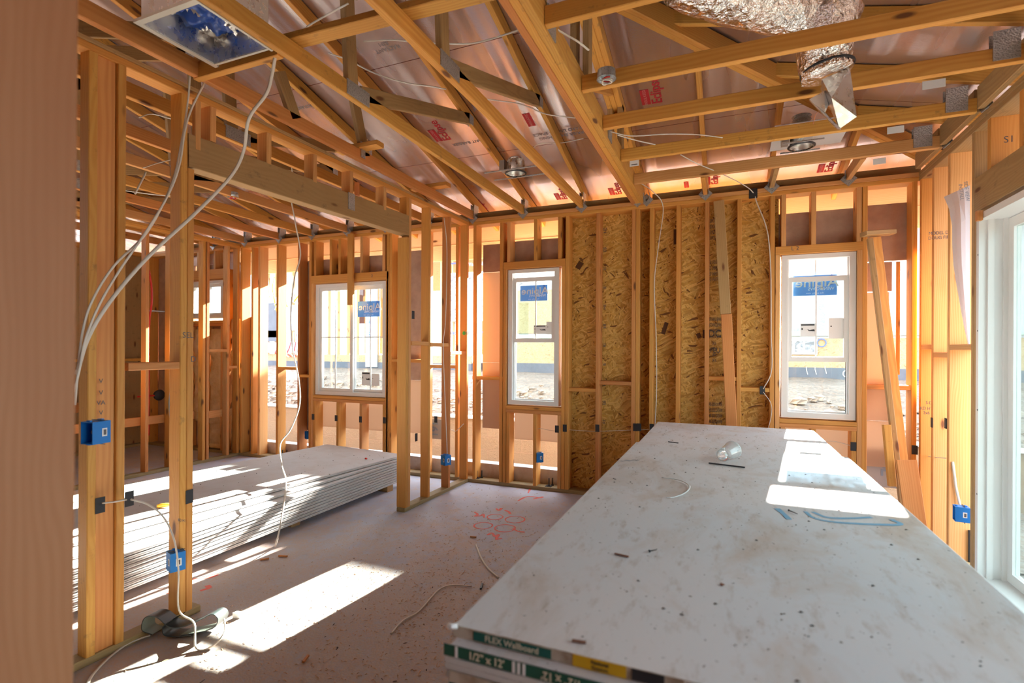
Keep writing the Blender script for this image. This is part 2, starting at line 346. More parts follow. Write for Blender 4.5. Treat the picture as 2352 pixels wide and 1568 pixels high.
# foil panel fastener dimples and lettering on the sheathing
def onroof(x, y, slope='b'):
    d = ray(x, y)
    if slope == 'b': t_ = (3.235+RS*5.2-CAMH)/(d.z+RS*d.y)
    else: t_ = (3.235+RS*XR-CAMH)/(d.z+RS*d.x)
    return V((0, 0, CAMH))+d*t_
upB = V((0, -1, RS)).normalized(); upR = V((-1, 0, RS)).normalized()
def logo(x, y, s=.075, only=0, slope='b'):
    p = onroof(x, y, slope)+V((0, 0, -.002)); u, v = (upB, V((-1, 0, 0))) if slope == 'b' else (V((0, -1, 0)), V((1, 0, 0)))
    if slope == 'r': u, v = V((0, -1, 0)), V((-1, 0, 0))
    if not only: text('printed_lettering', 'Eclipse', s*1.5, frame(p, u, v), RED, roof, bold=.002, sx=.95)
    q = p+V(v)*s*1.15-V(u)*s*.7; M = frame(q, u, v)
    MB().box((-s*1.15, -s*.45, -.0004), (s*1.15, s*.45, .0004), M).build('printed_red_block', RED, roof)
    text('printed_small_lettering', 'INSULATED', s*.45, frame(q-V((0, 0, .001)), u, v), mat('faded pink', (.6, .25, .22)) if 'faded pink' not in bpy.data.materials else bpy.data.materials['faded pink'], roof)
for a_ in ((1012, 300), (1506, 208), (1232, 262, .075, 1), (1105, 470, .06), (1292, 445, .06), (1418, 433, .06), (1642, 408, .06), (1908, 378, .06), (1590, 418, .05, 1)): logo(*a_)
for x_, y_, s_ in ((880, 100, 'RIM'), (890, 112, 'RADIANT'), (1320, 295, 'THIS SIDE TOWARD LIVING SPACE'), (1325, 305, 'RADIANT BARRIER SHEATHING'), (1085, 325, 'RADIANT BARRIER'), (1735, 215, 'THICKNESS'), (700, 245, 'RADIANT')):
    p = onroof(x_, y_)-V((0, 0, .002)); text('stamped_lettering', s_, .05, frame(p, (-1, 0, 0), -upB), mat('stamp ink', (.35, .28, .27)) if 'stamp ink' not in bpy.data.materials else bpy.data.materials['stamp ink'], roof)
# ridge board of the hip
HIPW = .045
hipv = V((-1, -1, RS)).normalized()
# eaves
eave = struct('trim_1', (0, 5.9, 2.7), 'pale fascia and ledger boards along the back eave')
bx('fascia_board', -11, XE+.02, 5.90, 5.938, 2.86, 3.062, OUTW, eave); bx('fascia_board', -11, XE+.02, 5.885, 5.923, 2.655, 2.852, OUTW, eave)
eave2 = struct('trim_2', (2.15, 0, 2.7), 'pale fascia boards along the right eave')
bx('fascia_board', 2.15, 2.188, -7.9, 5.88, 2.86, 3.00, OUTW, eave2); bx('fascia_board', 2.135, 2.173, -7.9, 5.88, 2.66, 2.852, OUTW, eave2)

# ------------------------------------------------------------------ roof trusses
S4 = .089; T2 = .038
def plate(name, c, u, v, w, h, par, n=.003, m=GALV):
    M = frame(c, u, v); return MB().box((-w/2, -h/2, -n), (w/2, h/2, n), M).build(name, m, par)
def hanger(x, y, z, par):
    """folded galvanized hold-down clip between a chord end and the top plate"""
    mb = MB(); M = Matrix.Translation((x, y, z)) @ Matrix.Rotation(math.radians(45), 4, 'Y')
    mb.box((-.045, -.004, -.045), (.045, .0, .045), M); mb.box((-.036, -.007, -.008), (.036, -.004, .008), M); mb.box((-.008, -.007, -.036), (.008, -.004, .036), M)
    mb.box((-.03, -.03, .0), (-.027, .0, .07), Matrix.Translation((x, y, z))); mb.box((.027, -.03, .0), (.03, .0, .07), Matrix.Translation((x, y, z)))
    return mb.build('tie_clip', GALV, par)
ZC = 2.965
def truss(X, label, m=LUM, m2=LUMY, webs=(2.45,), slant=None, ytail=5.88, y0=-3.6, ymax=None, plates=True):
    t_ = thing('roof_truss', (X, 5.2, ZC), label, 'roof truss', 'roof trusses running to the back wall')
    bar('bottom_chord', (X, 5.32, ZC+S4/2), (X, y0, ZC+S4/2), (T2, 0, 0), (0, 0, S4), m, t_)
    zc = lambda y: zback(y)-.005-S4/2*1.03
    bar('top_chord', (X, ytail, zc(ytail)), (X, -.9, zc(-.9)), (T2, 0, 0), (0, RS*S4, S4), m2, t_)
    for yb in webs:
        bar('web', (X, yb, ZC+S4*.9), (X, yb-.06, zc(yb)-.03), (T2, 0, 0), (0, S4, 0), LUMD, t_)
        bar('web', (X, yb+.08, ZC+S4*.75), (X, yb+1.5, zc(yb+1.5)-.01), (T2, 0, 0), (0, -.02, S4), LUMD, t_)
        if plates:
            for s_ in (-1, 1): plate('connector_plate', (X+s_*(T2/2+.002), yb+.04, ZC+.052), (0, 1, 0), (0, 0, 1), .2, .085, t_)
            for s_ in (-1, 1): plate('connector_plate', (X+s_*(T2/2+.002), yb+1.5, zc(yb+1.5)-.02), (0, 1, 0), (0, 0, 1), .07, .075, t_)
    for s_ in (-1, 1): plate('heel_plate', (X+s_*(T2/2+.002), 5.24, 3.055), (0, 1, 0), (0, 0, 1), .1, .15, t_)
    hanger(X, 5.19, 2.975, t_)
    return t_
tr0 = truss(-2.66, 'orange wooden roof truss running just above the long dividing wall plate', LUMR, LUM, webs=())
for (a, b) in (((640, 165), (677, 268)), ((806, 190), (838, 352))):
    p, q = at(*a, 'x', -2.66), at(*b, 'x', -2.66); p.z = min(p.z, zback(p.y)-.06); q.z = ZC+.06
    bar('web', q, p, (T2, 0, 0), (0, S4, 0), LUMD, tr0)
plate('connector_plate', at(834, 345, 'x', -2.638), (0, 1, 0), (0, 0, 1), .05, .12, tr0)
tr1 = truss(-2.05, 'yellow wooden roof truss beside the sheet metal register box, first right of the dividing wall', LUMY, LUM, webs=(2.43,))
tr2 = truss(-1.40, 'orange wooden roof truss between the caged recessed light and the girder', LUM, LUMY, webs=(2.38,))
gd = thing('girder_truss', (-.82, 5.2, ZC), 'thick multi-ply wooden girder truss down the middle of the ceiling', 'roof truss')
for i, (xx, m_) in enumerate(((-.868, LUMR), (-.829, LUMY), (-.790, LUMY))):
    bar('bottom_chord', (xx, 5.32, 3.02), (xx, -3.6, 3.02), (T2, 0, 0), (0, 0, .14), m_, gd)
    bar('top_chord', (xx, 5.88, zback(5.88)-.05), (xx, -.9, zback(-.9)-.05), (T2, 0, 0), (0, RS*S4, S4), LUMY, gd)
    if i != 1:
        for yb in (3.05, 2.2, 4.1):
            bar('web', (xx, yb, 3.08), (xx, yb, zback(yb)-.06), (T2, 0, 0), (0, S4, 0), LUMD, gd)
bar('web', (-.829, 2.9, 3.08), (-.829, 3.9, zback(3.9)-.06), (T2, 0, 0), (0, 0, S4), LUM, gd)
for q in (2.3, 3.6): plate('connector_plate', (-.768, q, 3.03), (0, 1, 0), (0, 0, 1), .12, .12, gd)
hanger(-.83, 5.185, 2.975, gd); hanger(-.74, 5.185, 2.975, gd)
lefts = [(-3.25, 'just left of the dividing wall, over the low drywall stack'), (-3.85, 'second left of the dividing wall'), (-4.43, 'third left of the dividing wall, ending above the two-pane window'),
         (-5.01, 'fourth left of the dividing wall, over the wide window'), (-5.58, 'fifth left of the dividing wall, near the open stud bays'), (-6.22, 'over the top plate of the far room wall'),
         (-6.85, 'over the closet, first beyond the far room wall'), (-7.45, 'over the closet, second beyond the far room wall')]
for i, (xx, s_) in enumerate(lefts): truss(xx, 'wooden roof truss '+s_, [LUM, LUMR, LUMW][i % 3], [LUMY, LUM][i % 2], webs=(2.6+.2*(i % 3), 1.2), plates=i < 5)
# short trusses of the right bay: bottom chord from girder to right wall
jn = ['nearest the top edge of the view, above the silver duct', 'carrying the round wired ceiling box', 'crossing behind the hanging flattened foil duct', 'with a stained face, holding the near bars of the recessed light', 'nearest the back wall, knotty and pale']
jm = [LUMY, LUM, LUM, LUMY, LUMW]
for i, yj in enumerate((2.22, 2.86, 3.40, 4.02, 4.62)):
    t_ = thing('jack_truss', (.3, yj, ZC), 'short right bay truss '+jn[i], 'roof truss', 'short trusses from girder to right wall')
    bar('bottom_chord', (-.768, yj, ZC+S4/2), (1.40, yj, ZC+S4/2), (0, T2, 0), (0, 0, S4), jm[i], t_)
    xh = max(-.76, XR-(5.2-yj)+.03); zc = lambda x: zright(x)-.005-S4/2
    bar('top_chord', (2.10, yj, zc(2.10)), (xh, yj, zc(xh)), (0, T2, 0), (RS*S4, 0, S4), LUMY, t_)
    plate('heel_plate', (1.30, yj-T2/2-.003, 3.06), (1, 0, 0), (0, 0, 1), .11, .15, t_); plate('heel_plate', (1.30, yj+T2/2+.003, 3.06), (1, 0, 0), (0, 0, 1), .11, .15, t_)
    if i > 1: plate('tie_clip', (1.44, yj-.03, 2.99), (.6, -.6, .5), (.3, .3, 1), .07, .05, t_)
for i, xj in enumerate((-.20, .36, .95)):
    t_ = thing('corner_jack', (xj, 5.2, ZC), ('short wooden jack rafter above the strand board, first right of the girder', 'short wooden jack rafter with stamped tag, above the leaning 2x4', 'short wooden jack rafter nearest the right corner, above the right window')[i], 'rafter', 'jack rafters at the back wall')
    yh = 5.2-(XR-xj)+.05; zc = lambda y: zback(y)-.005-S4/2
    bar('bottom_chord', (xj, 5.30, ZC+S4/2), (xj, 4.66, ZC+S4/2), (T2, 0, 0), (0, 0, S4), [LUM, LUMD, LUMW][i], t_)
    bar('top_chord', (xj, 5.88, zc(5.88)), (xj, yh, zc(yh)), (T2, 0, 0), (0, RS*S4, S4), LUM, t_)
    hanger(xj, 5.185, 2.975, t_)
hp = thing('hip_rafter', (XR, YB, 3.1), 'doubled wooden hip rafter rising diagonally from the right back corner', 'rafter')
for k in (-1, 1):
    o_ = V((k*.014, -k*.014, 0)); zc = lambda q: 3.235+RS*q-.08
    bar('rafter_ply', V((XR+.7, YB+.7, zc(-.7)))+o_, V((-.72, YB-2.165, zc(2.165)))+o_, V((1, -1, 0)).normalized()*T2, (0, 0, .13), [LUMY, LUM][(k+1)//2], hp)
for q in (.75, 1.35, 1.9): plate('connector_plate', V((XR-q-.035, YB-q+.0, zright(XR-q)-.07))+V((0, -.03, 0)), (-1, -1, RS), (0, 0, 1), .13, .1, hp)
# blocking along the tops of the outer walls
blk = struct('trim_3', (0, 5.3, 2.98), 'blocking boards between trusses above the back wall plate')
xs_ = [-7.45, -6.85, -6.22, -5.58, -5.01, -4.43, -3.85, -3.25, -2.66, -2.05, -1.40, -.89, -.72, -.20, .36, .95, 1.5]
for a, b in zip(xs_[:-1], xs_[1:]): bx('block', a+.022, b-.022, 5.27, 5.308, 2.978, 3.055, LUMD, blk)
blk2 = struct('trim_4', (1.45, 3, 2.98), 'slanted blocking boards above the right wall plate')
ys_ = [1.0, 1.6, 2.22, 2.86, 3.40, 4.02, 4.62, 5.15]
for a, b in zip(ys_[:-1], ys_[1:]): bx('block', 1.40, 1.438, a+.022, b-.022, 2.98, 3.12, LUMD, blk2)

# ------------------------------------------------------------------ framed walls
def studs(par, lst, y0, y1, z0, z1, m=None):
    for i, (a, b) in enumerate(lst): bx('stud', a, b, y0, y1, z0, z1, m or random.choice((LUM, LUM, LUMW, LUMR)), par)
wb = struct('wall_back', (0, 5.27, 0)); Y1 = 5.34
for nm, z0, z1, m_ in (('bottom_plate', 0, .038, PT), ('top_plate', 2.90, 2.938, LUM), ('top_plate', 2.939, 2.977, LUMW)):
    bx(nm, -9.1, 1.585, YB, Y1, z0, z1, m_, wb)
full = [(-5.97, -5.932), (-5.633, -5.595), (-5.254, -5.216), (-5.058, -5.020), (-3.835, -3.797), (-3.795, -3.757), (-3.30, -3.262), (-2.88, -2.842), (-2.655, -2.617),
        (-2.326, -2.288), (-1.572, -1.534), (-1.247, -1.209), (-.886, -.848), (-.846, -.808), (-.712, -.674), (-.462, -.424), (-.202, -.164), (.077, .115), (.351, .389), (1.055, 1.093), (1.400, 1.438)]
for a, b in full: bx('stud', a, b, YB, Y1, .038, 2.90, random.choice((LUM, LUM, LUMW, LUMR)), wb)
def opening(par, x0, x1, zs, zt, cr_up, cr_dn, hdr=.10, dbl=True, y0=YB, y1=Y1):
    """trimmers, header, double sill and cripples of one window opening"""
    for a in (x0-.038, x1): bx('trimmer', a, a+.038, y0, y1, .038 if True else 0, zt, random.choice((LUM, LUMW)), par)
    bx('header', x0-.038, x1+.038, y0, y1, zt, zt+hdr, LUM, par)
    bx('sill_board', x0, x1, y0, y1, zs-.040, zs-.002, LUM, par); bx('sill_board', x0, x1, y0, y1, zs-.080, zs-.042, LUMR, par)
    for a in cr_up: bx('cripple_stud', a, a+.038, y0, y1, zt+hdr, 2.90, random.choice((LUM, LUMW)), par)
    for a in cr_dn: bx('cripple_stud', a, a+.038, y0, y1, .038, zs-.08, random.choice((LUM, LUMW)), par)
opening(wb, -4.985, -3.845, .900, 2.345, (-4.98, -4.719, -4.578, -4.235, -3.90), (-4.98, -4.60, -4.235, -3.885), hdr=.105)
opening(wb, -2.245, -1.612, .890, 2.380, (-2.24, -1.926, -1.655), (-2.24, -1.926, -1.652), hdr=.08)
opening(wb, .432, 1.020, .895, 2.362, (.44, .674, 1.012), (.44, .68, .98), hdr=.075)
opening(wb, -7.45, -6.65, 1.90, 2.50, (-7.2, -6.85), (-7.42, -7.08, -6.70), hdr=.14)
for a in (-7.85, -8.3, -8.7, -6.31, -6.10): bx('stud', a, a+.038, YB, Y1, .038, 2.90, LUM, wb)
for a, b, z, m_ in ((-2.28, -2.66, 1.18, LUM), (-1.534, -1.247, 1.085, LUM), (-1.209, -.886, 1.165, LUMR), (-.162, .077, 1.237, LUM), (.115, .351, 1.144, LUMY), (1.093, 1.40, 1.197, LUMR),
                    (-5.595, -5.254, 1.235, LUM), (-5.216, -5.06, 1.14, LUM), (-3.757, -3.30, 1.36, LUM), (-3.262, -2.88, 1.30, LUMW)):
    bx('fire_block', a, b, YB+.005, Y1-.005, z-.019, z+.019, m_, wb)
bx('strand_board_sheathing', -1.625, .43, Y1+.001, Y1+.013, -.02, 2.93, OSB, wb)
for xx, s_, z_ in ((-.135, 'RATED SHEATHING', 2.35), (-.135, 'SHEATHING SPAN', 1.80), (-.13, '24/16', 1.57), (-.13, 'EXPOSURE 1', 2.75), (-.12, 'THIS SIDE DOWN', .98)):
    for k in range(4): text('sheathing_stamp', s_, .05, frame((xx+.01, Y1-.001, z_-k*.055), (1, 0, 0), (0, 0, 1)), INK, wb, sx=.33)
text('sheathing_stamp', 'DC', .10, frame((-.115, Y1-.001, 1.66), (1, 0, 0), (0, 0, 1)), INK, wb, sx=.8); text('sheathing_stamp', 'FEU', .07, frame((-.11, Y1-.001, 1.50), (1, 0, 0), (0, 0, 1)), INK, wb, sx=.8)
for x_ in (-1.26, -1.185):
    for k in range(11): text('sheathing_stamp', 'HE EB RI IE'[k % 4*3:k % 4*3+2], .045, frame((x_, Y1-.001, 2.75-k*.20), (0, 0, 1), (-1, 0, 0)), INK, wb)
for i, (a, b, c, d, z_) in enumerate(((-.60, -.56, 1.66, 1.78, .3), (-.78, -.74, 2.05, 2.06, 0), (-.5, -.46, 2.55, 2.70, 0), (-1.49, -1.43, 2.36, 2.44, .6), (-.225, -.195, 1.62, 1.70, 0), (-.28, -.24, 1.62, 1.67, -.4))):
    M = Matrix.Translation(((a+b)/2, Y1, (c+d)/2)) @ Matrix.Rotation(z_, 4, 'Y'); MB().box((-(b-a)/2, -.001, -(d-c)/2), ((b-a)/2, .0005, (d-c)/2), M).build('dark_strand', mat('dark strand', (.10, .035, .01)) if 'dark strand' not in bpy.data.materials else bpy.data.materials['dark strand'], wb)
text('pencil_mark', 'L 2', .05, frame((.55, YB-.002, 2.41), (1, 0, 0), (0, 0, 1)), INK, wb); text('pencil_mark', '2', .05, frame((-4.05, YB-.002, 2.40), (1, 0, 0), (0, 0, 1)), INK, wb)
# foil faced foam boards outside the stud line
fb = struct('wall_outer_foam', (0, 5.36, 0), 'brown foil-faced foam boards fixed outside the back wall')
for x0, x1, z0, z1 in ((-2.60, -2.262, .60, 1.35), (-2.60, -2.262, 1.352, 2.38), (-2.60, -2.335, 2.384, 2.70), (-9.1, -7.46, .0, 2.95), (-7.46, -6.62, .0, 1.90), (-7.46, -6.62, 2.745, 2.95), (-2.333, -1.605, 2.42, 2.712), (-2.20, -1.66, .50, .83), (-5.0, -3.70, 2.40, 2.68), (-3.82, -3.42, .48, 1.12), (-3.82, -3.42, 1.124, 2.70), (-5.33, -5.0, .40, 2.68), (-4.95, -3.85, .47, .80),  # leftmost full-height board added to keep the sun out of the closet
                       (.42, 1.08, 2.40, 2.76), (1.08, 1.44, 2.28, 2.77), (1.08, 1.30, 2.02, 2.27), (1.08, 1.28, .90, 2.01), (1.08, 1.34, .50, .895), (.45, 1.02, .52, .81), (-7.4, -6.5, 2.53, 2.74), (-6.62, -6.34, 1.2, 2.70), (-6.30, -6.12, .15, 1.95)):
    slab('foam_board', x0, x1, 5.345, 5.37, z0, z1, FOAMP if z1 < 1.2 else FOAMT if (x0, z0) in ((-2.60, 1.352), (-2.60, .60), (1.08, .90)) else BFOIL, fb)
MB().box((1.335, 5.36, 1.30), (1.362, 5.375, 2.27)).build('foam_strip', LUMW, fb)
text('printed_lettering', 'Eclipse', .06, frame((-5.10, 5.342, 1.02), (0, 0, -1), (1, 0, 0)), RED, fb)
for x0, x1, z0, z1, s_ in ((-3.40, -3.16, .42, .66, '161'), (1.09, 1.42, .32, .66, 'BL'), (-2.36, -2.27, .38, .66, '')):
    o_ = slab('house_wrap_scrap', x0, x1, 5.375, 5.38, z0, z1, HW, fb)
    if s_: text('wrap_lettering', s_, .13, frame(((x0+x1)/2+.02, 5.372, (z0+z1)/2), (0, 0, -1), (1, 0, 0)), GREYINK, fb, bold=.003)
text('wrap_lettering', 'r.com (88', .05, frame((1.36, 5.372, .50), (0, 0, -1), (1, 0, 0)), GREYINK, fb)
curb = struct('trim_5', (0, 5.4, 0), 'pale concrete kerb outside the back wall')
slab('kerb', -9.2, -1.60, 5.36, 5.50, -.3, .19, CURB, curb); slab('kerb', .42, 1.75, 5.36, 5.50, -.3, .19, CURB, curb)

# dividing wall (2x4) with long beam over the opening
wp = struct('wall_divider', (-2.77, 3, 0))
def dx(y): return -2.775+(y-1.5)*.0187        # its right face drifts slightly along the run
def pstud(y0, y1, z0, z1, m, nm='stud', w=.085, par=wp):
    xf = dx((y0+y1)/2); return bx(nm, xf-w, xf, y0, y1, z0, z1, m, par)
for nm, z0, z1, m_ in (('top_plate', 2.90, 2.938, LUM), ('top_plate', 2.939, 2.962, LUMD)):
    bar(nm, (dx(-3.5)-.045, -3.5, (z0+z1)/2), (dx(5.2)-.045, 5.198, (z0+z1)/2), (.089, 0, 0), (0, 0, z1-z0), m_, wp)
bar('bottom_plate', (dx(.2)-.045, .2, .019), (dx(2.03)-.045, 2.03, .019), (.089, 0, 0), (0, 0, .038), PT, wp)
bar('bottom_plate', (dx(3.99)-.045, 3.99, .019), (dx(5.2)-.045, 5.198, .019), (.089, 0, 0), (0, 0, .038), PT, wp)
pstud(1.467, 1.505, .038, 2.9, LUMY, w=.072); pstud(1.592, 1.630, .038, 2.9, LUM, w=.09)
bx('flat_stud', -2.83, -2.79, 1.506, 1.591, .038, 2.9, LUMR, wp)
pstud(1.905, 1.943, .038, 2.9, LUMY, w=.09); pstud(1.944, 1.982, .038, 2.50, LUM, 'trimmer', w=.09)
pstud(4.00, 4.038, .038, 2.53, LUM, 'trimmer', w=.10); pstud(4.04, 4.078, .038, 2.9, LUMW)
pstud(4.372, 4.410, .038, 2.9, LUM, w=.09); pstud(4.765, 4.803, .038, 2.9, LUMR, w=.09); pstud(5.155, 5.193, .038, 2.9, LUM, w=.09)
bar('beam', (dx(1.95)-.045, 1.95, 2.602), (dx(4.04)-.045, 4.04, 2.645), (.089, 0, 0), (0, 0, .185), LUMD, wp)
plate('nail_plate', (dx(3.2)+.003, 3.26, 2.66), (0, 1, 0), (0, 0, 1), .075, .13, wp)
for y_ in (2.075, 2.465, 2.862, 3.245, 3.665): pstud(y_, y_+.038, 2.70, 2.9, LUMW, 'cripple_stud', w=.09)
bx('cripple_stud', dx(2)-.03, dx(2), 1.985, 2.02, 2.62, 2.9, LUMW, wp); pstud(4.0, 4.036, 2.735, 2.9, LUM, 'cripple_stud')
bx('fire_block', -2.84, -2.765, 1.64, 1.90, 1.385, 1.425, LUMR, wp)
for y0_, y1_, z_ in ((4.08, 4.372, 1.555), (4.41, 4.765, 1.545), (4.80, 5.155, 1.46)): bx('fire_block', dx(4.5)-.085, dx(4.5), y0_, y1_, z_-.019, z_+.019, LUMW, wp)
text('crayon_mark', 'HP', .06, frame(at(1072, 765, 'y', 5.152), (1, 0, 0), (0, 0, 1)), INK, wp)
spray([at(1062, 762, 'z', 1), ] if 0 else [V((0, 0, 0)), V((.001, 0, 0))], .001) if 0 else None
MB().lathe([(0, 0), (.022, 0)], frame(at(1066, 765, 'y', 5.153), (1, 0, 0), (0, 0, 1)), 10).build('green_paint_dot', GRN, wp)
for (x_, y_, ax, v_, s_) in ((432, 770, 'x', dx(1.92)+.001, 'SEL'), (444, 825, 'x', dx(1.96)+.001, 'D')):
    text('crayon_mark', s_, .045, frame(at(x_, y_, ax, v_), (0, 1, 0), (0, 0, 1)), INK, wp)
for yy, s_ in ((875, 'V'), (902, 'V'), (925, 'VA'), (948, 'V')): text('crayon_mark', s_, .03, frame(at(232, yy, 'x', dx(1.49)+.001), (0, 1, 0), (0, 0, 1)), INK, wp)
text('lumber_stamp', 'KD HT', .02, frame(at(418, 1195, 'y', 1.904), (1, 0, 0), (0, 0, 1)), INK, wp)

# right wall
wr = struct('wall_right', (1.5, 3, 0))
for nm, z0, z1, m_ in (('bottom_plate', 0, .038, PT), ('top_plate', 2.90, 2.938, LUMD), ('top_plate', 2.939, 2.977, LUMD)): bx(nm, XR, 1.585, -4, 5.198, z0, z1, m_, wr)
for y_ in (5.14, 4.865, 4.555): bx('stud', XR, 1.585, y_, y_+.038, .038, 2.9, LUMW if y_ < 5 else LUM, wr)
bx('stud', XR, 1.585, 4.165, 4.203, .038, 2.9, LUMD, wr); bx('trimmer', XR, 1.585, 4.10, 4.163, .038, 2.385, LUMD, wr)
bx('header', XR, 1.585, .9, 4.163, 2.385, 2.60, LUMD, wr)
for y_ in (3.95, 3.58, 3.15, 2.7, 2.3): bx('cripple_stud', XR, 1.585, y_, y_+.038, 2.60, 2.9, LUM, wr)
for y_ in (.9, .4, -.1, -.6, -1.2, -1.8): bx('stud', XR, 1.585, y_-.04, y_, .038, 2.9, LUM, wr)
for y0_, y1_, z_ in ((4.905, 5.14, 1.535), (4.595, 4.865, 1.475), (4.205, 4.555, 1.53)): bx('fire_block', XR+.002, 1.583, y0_, y1_, z_-.019, z_+.019, LUMW, wr)
for x_, y_, v_, s_ in ((2156, 535, 4.864, 'MODEL D'), (2156, 546, 4.864, 'DOUG FIR'), (2128, 938, 5.139, 'KD HT'), (2128, 948, 5.139, '2x6'), (2140, 925, 5.139, 'S-DRY')): text('lumber_stamp', s_, .035, frame(at(x_, y_, 'y', v_), (1, 0, 0), (0, 0, 1)), INK, wr, sx=.8)
text('pencil_mark', 'S1', .05, frame(at(2318, 320, 'y', 3.578), (1, 0, 0), (0, 0, 1)), INK, wr)

slab('strand_board_sheathing', 1.586, 1.60, -4, .15, 0, 2.95, OSB, wr)  # out-of-view sheet added to block light entering on the right
# far room wall (2x4) and the closet behind
wf = struct('wall_far_room', (-6.35, 4, 0))
for nm, z0, z1, m_ in (('bottom_plate', 0, .038, PT), ('top_plate', 2.90, 2.938, LUM), ('top_plate', 2.939, 2.962, LUM)): bx(nm, -6.40, -6.311, 1.2, 5.198, z0, z1, m_, wf)
for y_ in (3.93, 4.21, 4.645, 4.70, 5.00, 5.155, 3.45, 3.05, 2.6, 2.2, 1.8, 1.4): bx('stud', -6.40, -6.311, y_, y_+.038, .038, 2.9, random.choice((LUM, LUMW, LUMR)), wf)
for y0_, y1_, z_ in ((4.738, 5.0, 1.47), (5.038, 5.155, 1.24)): bx('fire_block', -6.40, -6.311, y0_, y1_, z_-.019, z_+.019, LUMW, wf)
bx('backing_board', -6.43, -6.405, 4.66, 5.19, .56, .66, LUMW, wf); bx('backing_board', -6.43, -6.405, 3.2, 4.6, .58, .68, LUMR, wf)
wc = struct('wall_closet', (-8.3, 4, 0)); bx('bottom_plate', -8.39, -8.30, 1, 5.19, 0, .038, PT, wc); bx('top_plate', -8.39, -8.30, 1, 5.19, 2.9, 2.96, LUM, wc)
for k in range(11): bx('stud', -8.39, -8.30, 1.2+k*.36, 1.238+k*.36, .038, 2.9, random.choice((LUM, LUMD, LUMD)), wc)
slab('strand_board_sheathing', -8.42, -8.395, 1, 5.2, 0, 2.95, LUMD, wc)
bx('backing_board', -8.30, -8.27, 2.0, 4.8, .60, .74, LUMR, wc); bx('backing_board', -8.30, -8.27, 1.2, 5.1, 1.3, 1.34, LUMY, wc)
wq = struct('wall_added_front', (-3, -4.1, 0)); slab('strand_board_sheathing', -9.1, 1.6, -4.16, -4.14, 0, 3.0, OSB, wq)  # unseen wall behind the camera, added to darken the interior
for k in range(26): bx('stud', -9.05+k*.42, -9.012+k*.42, -4.14, -4.0, .038, 2.9, LUM, wq)
wl = struct('wall_left', (-9.1, 2, 0)); slab('sheathing', -9.14, -9.1, -4.2, 5.2, 0, 2.95, LUMD, wl)
def batt(name, x0, x1, z0, z1, lab, par=None):
    mb = MB(); nx, nz = 8, 26; sd = random.random()*50
    for k in range(nz+1):
        for i in range(nx+1):
            u, w = i/nx, k/nz; x = x0+(x1-x0)*u; z = z0+(z1-z0)*w
            b = .045*min(1, 6*u, 6*(1-u))+.04*noise.noise(V((x*6, sd, z*5)))+.02*noise.noise(V((x*20, sd, z*20)))
            if w < .12: b += .05*abs(noise.noise(V((x*25, sd, z*25))))
            mb.v.append(V((x+.015*noise.noise(V((z*7, sd, 0))), YB+.11-b, z)))
    for k in range(nz):
        for i in range(nx): a = k*(nx+1)+i; mb.f.append((a, a+1, a+nx+2, a+nx+1)); mb.m.append(0)
    n0 = len(mb.v); o_ = mb
    o_.box((x0+.005, YB+.10, z0+.01), (x1-.005, YB+.135, z1-.01))
    return tag(o_.build(name, INSUL, par, smooth=True), lab, 'insulation', 'insulation batts in the far back wall')
batt('insulation_batt', -7.38, -7.085, .42, 1.78, 'amber fibreglass insulation batt below the small slider window, left bay')
batt('insulation_batt', -7.035, -6.71, .40, 1.78, 'amber fibreglass insulation batt below the small slider window, right bay')
batt('insulation_batt', -7.035, -6.71, .05, .40, 'crumpled amber insulation scrap at the floor below the small slider window')
batt('insulation_batt', -6.60, -6.34, .05, 1.92, 'tall pale insulation batt, first right of the small slider window')

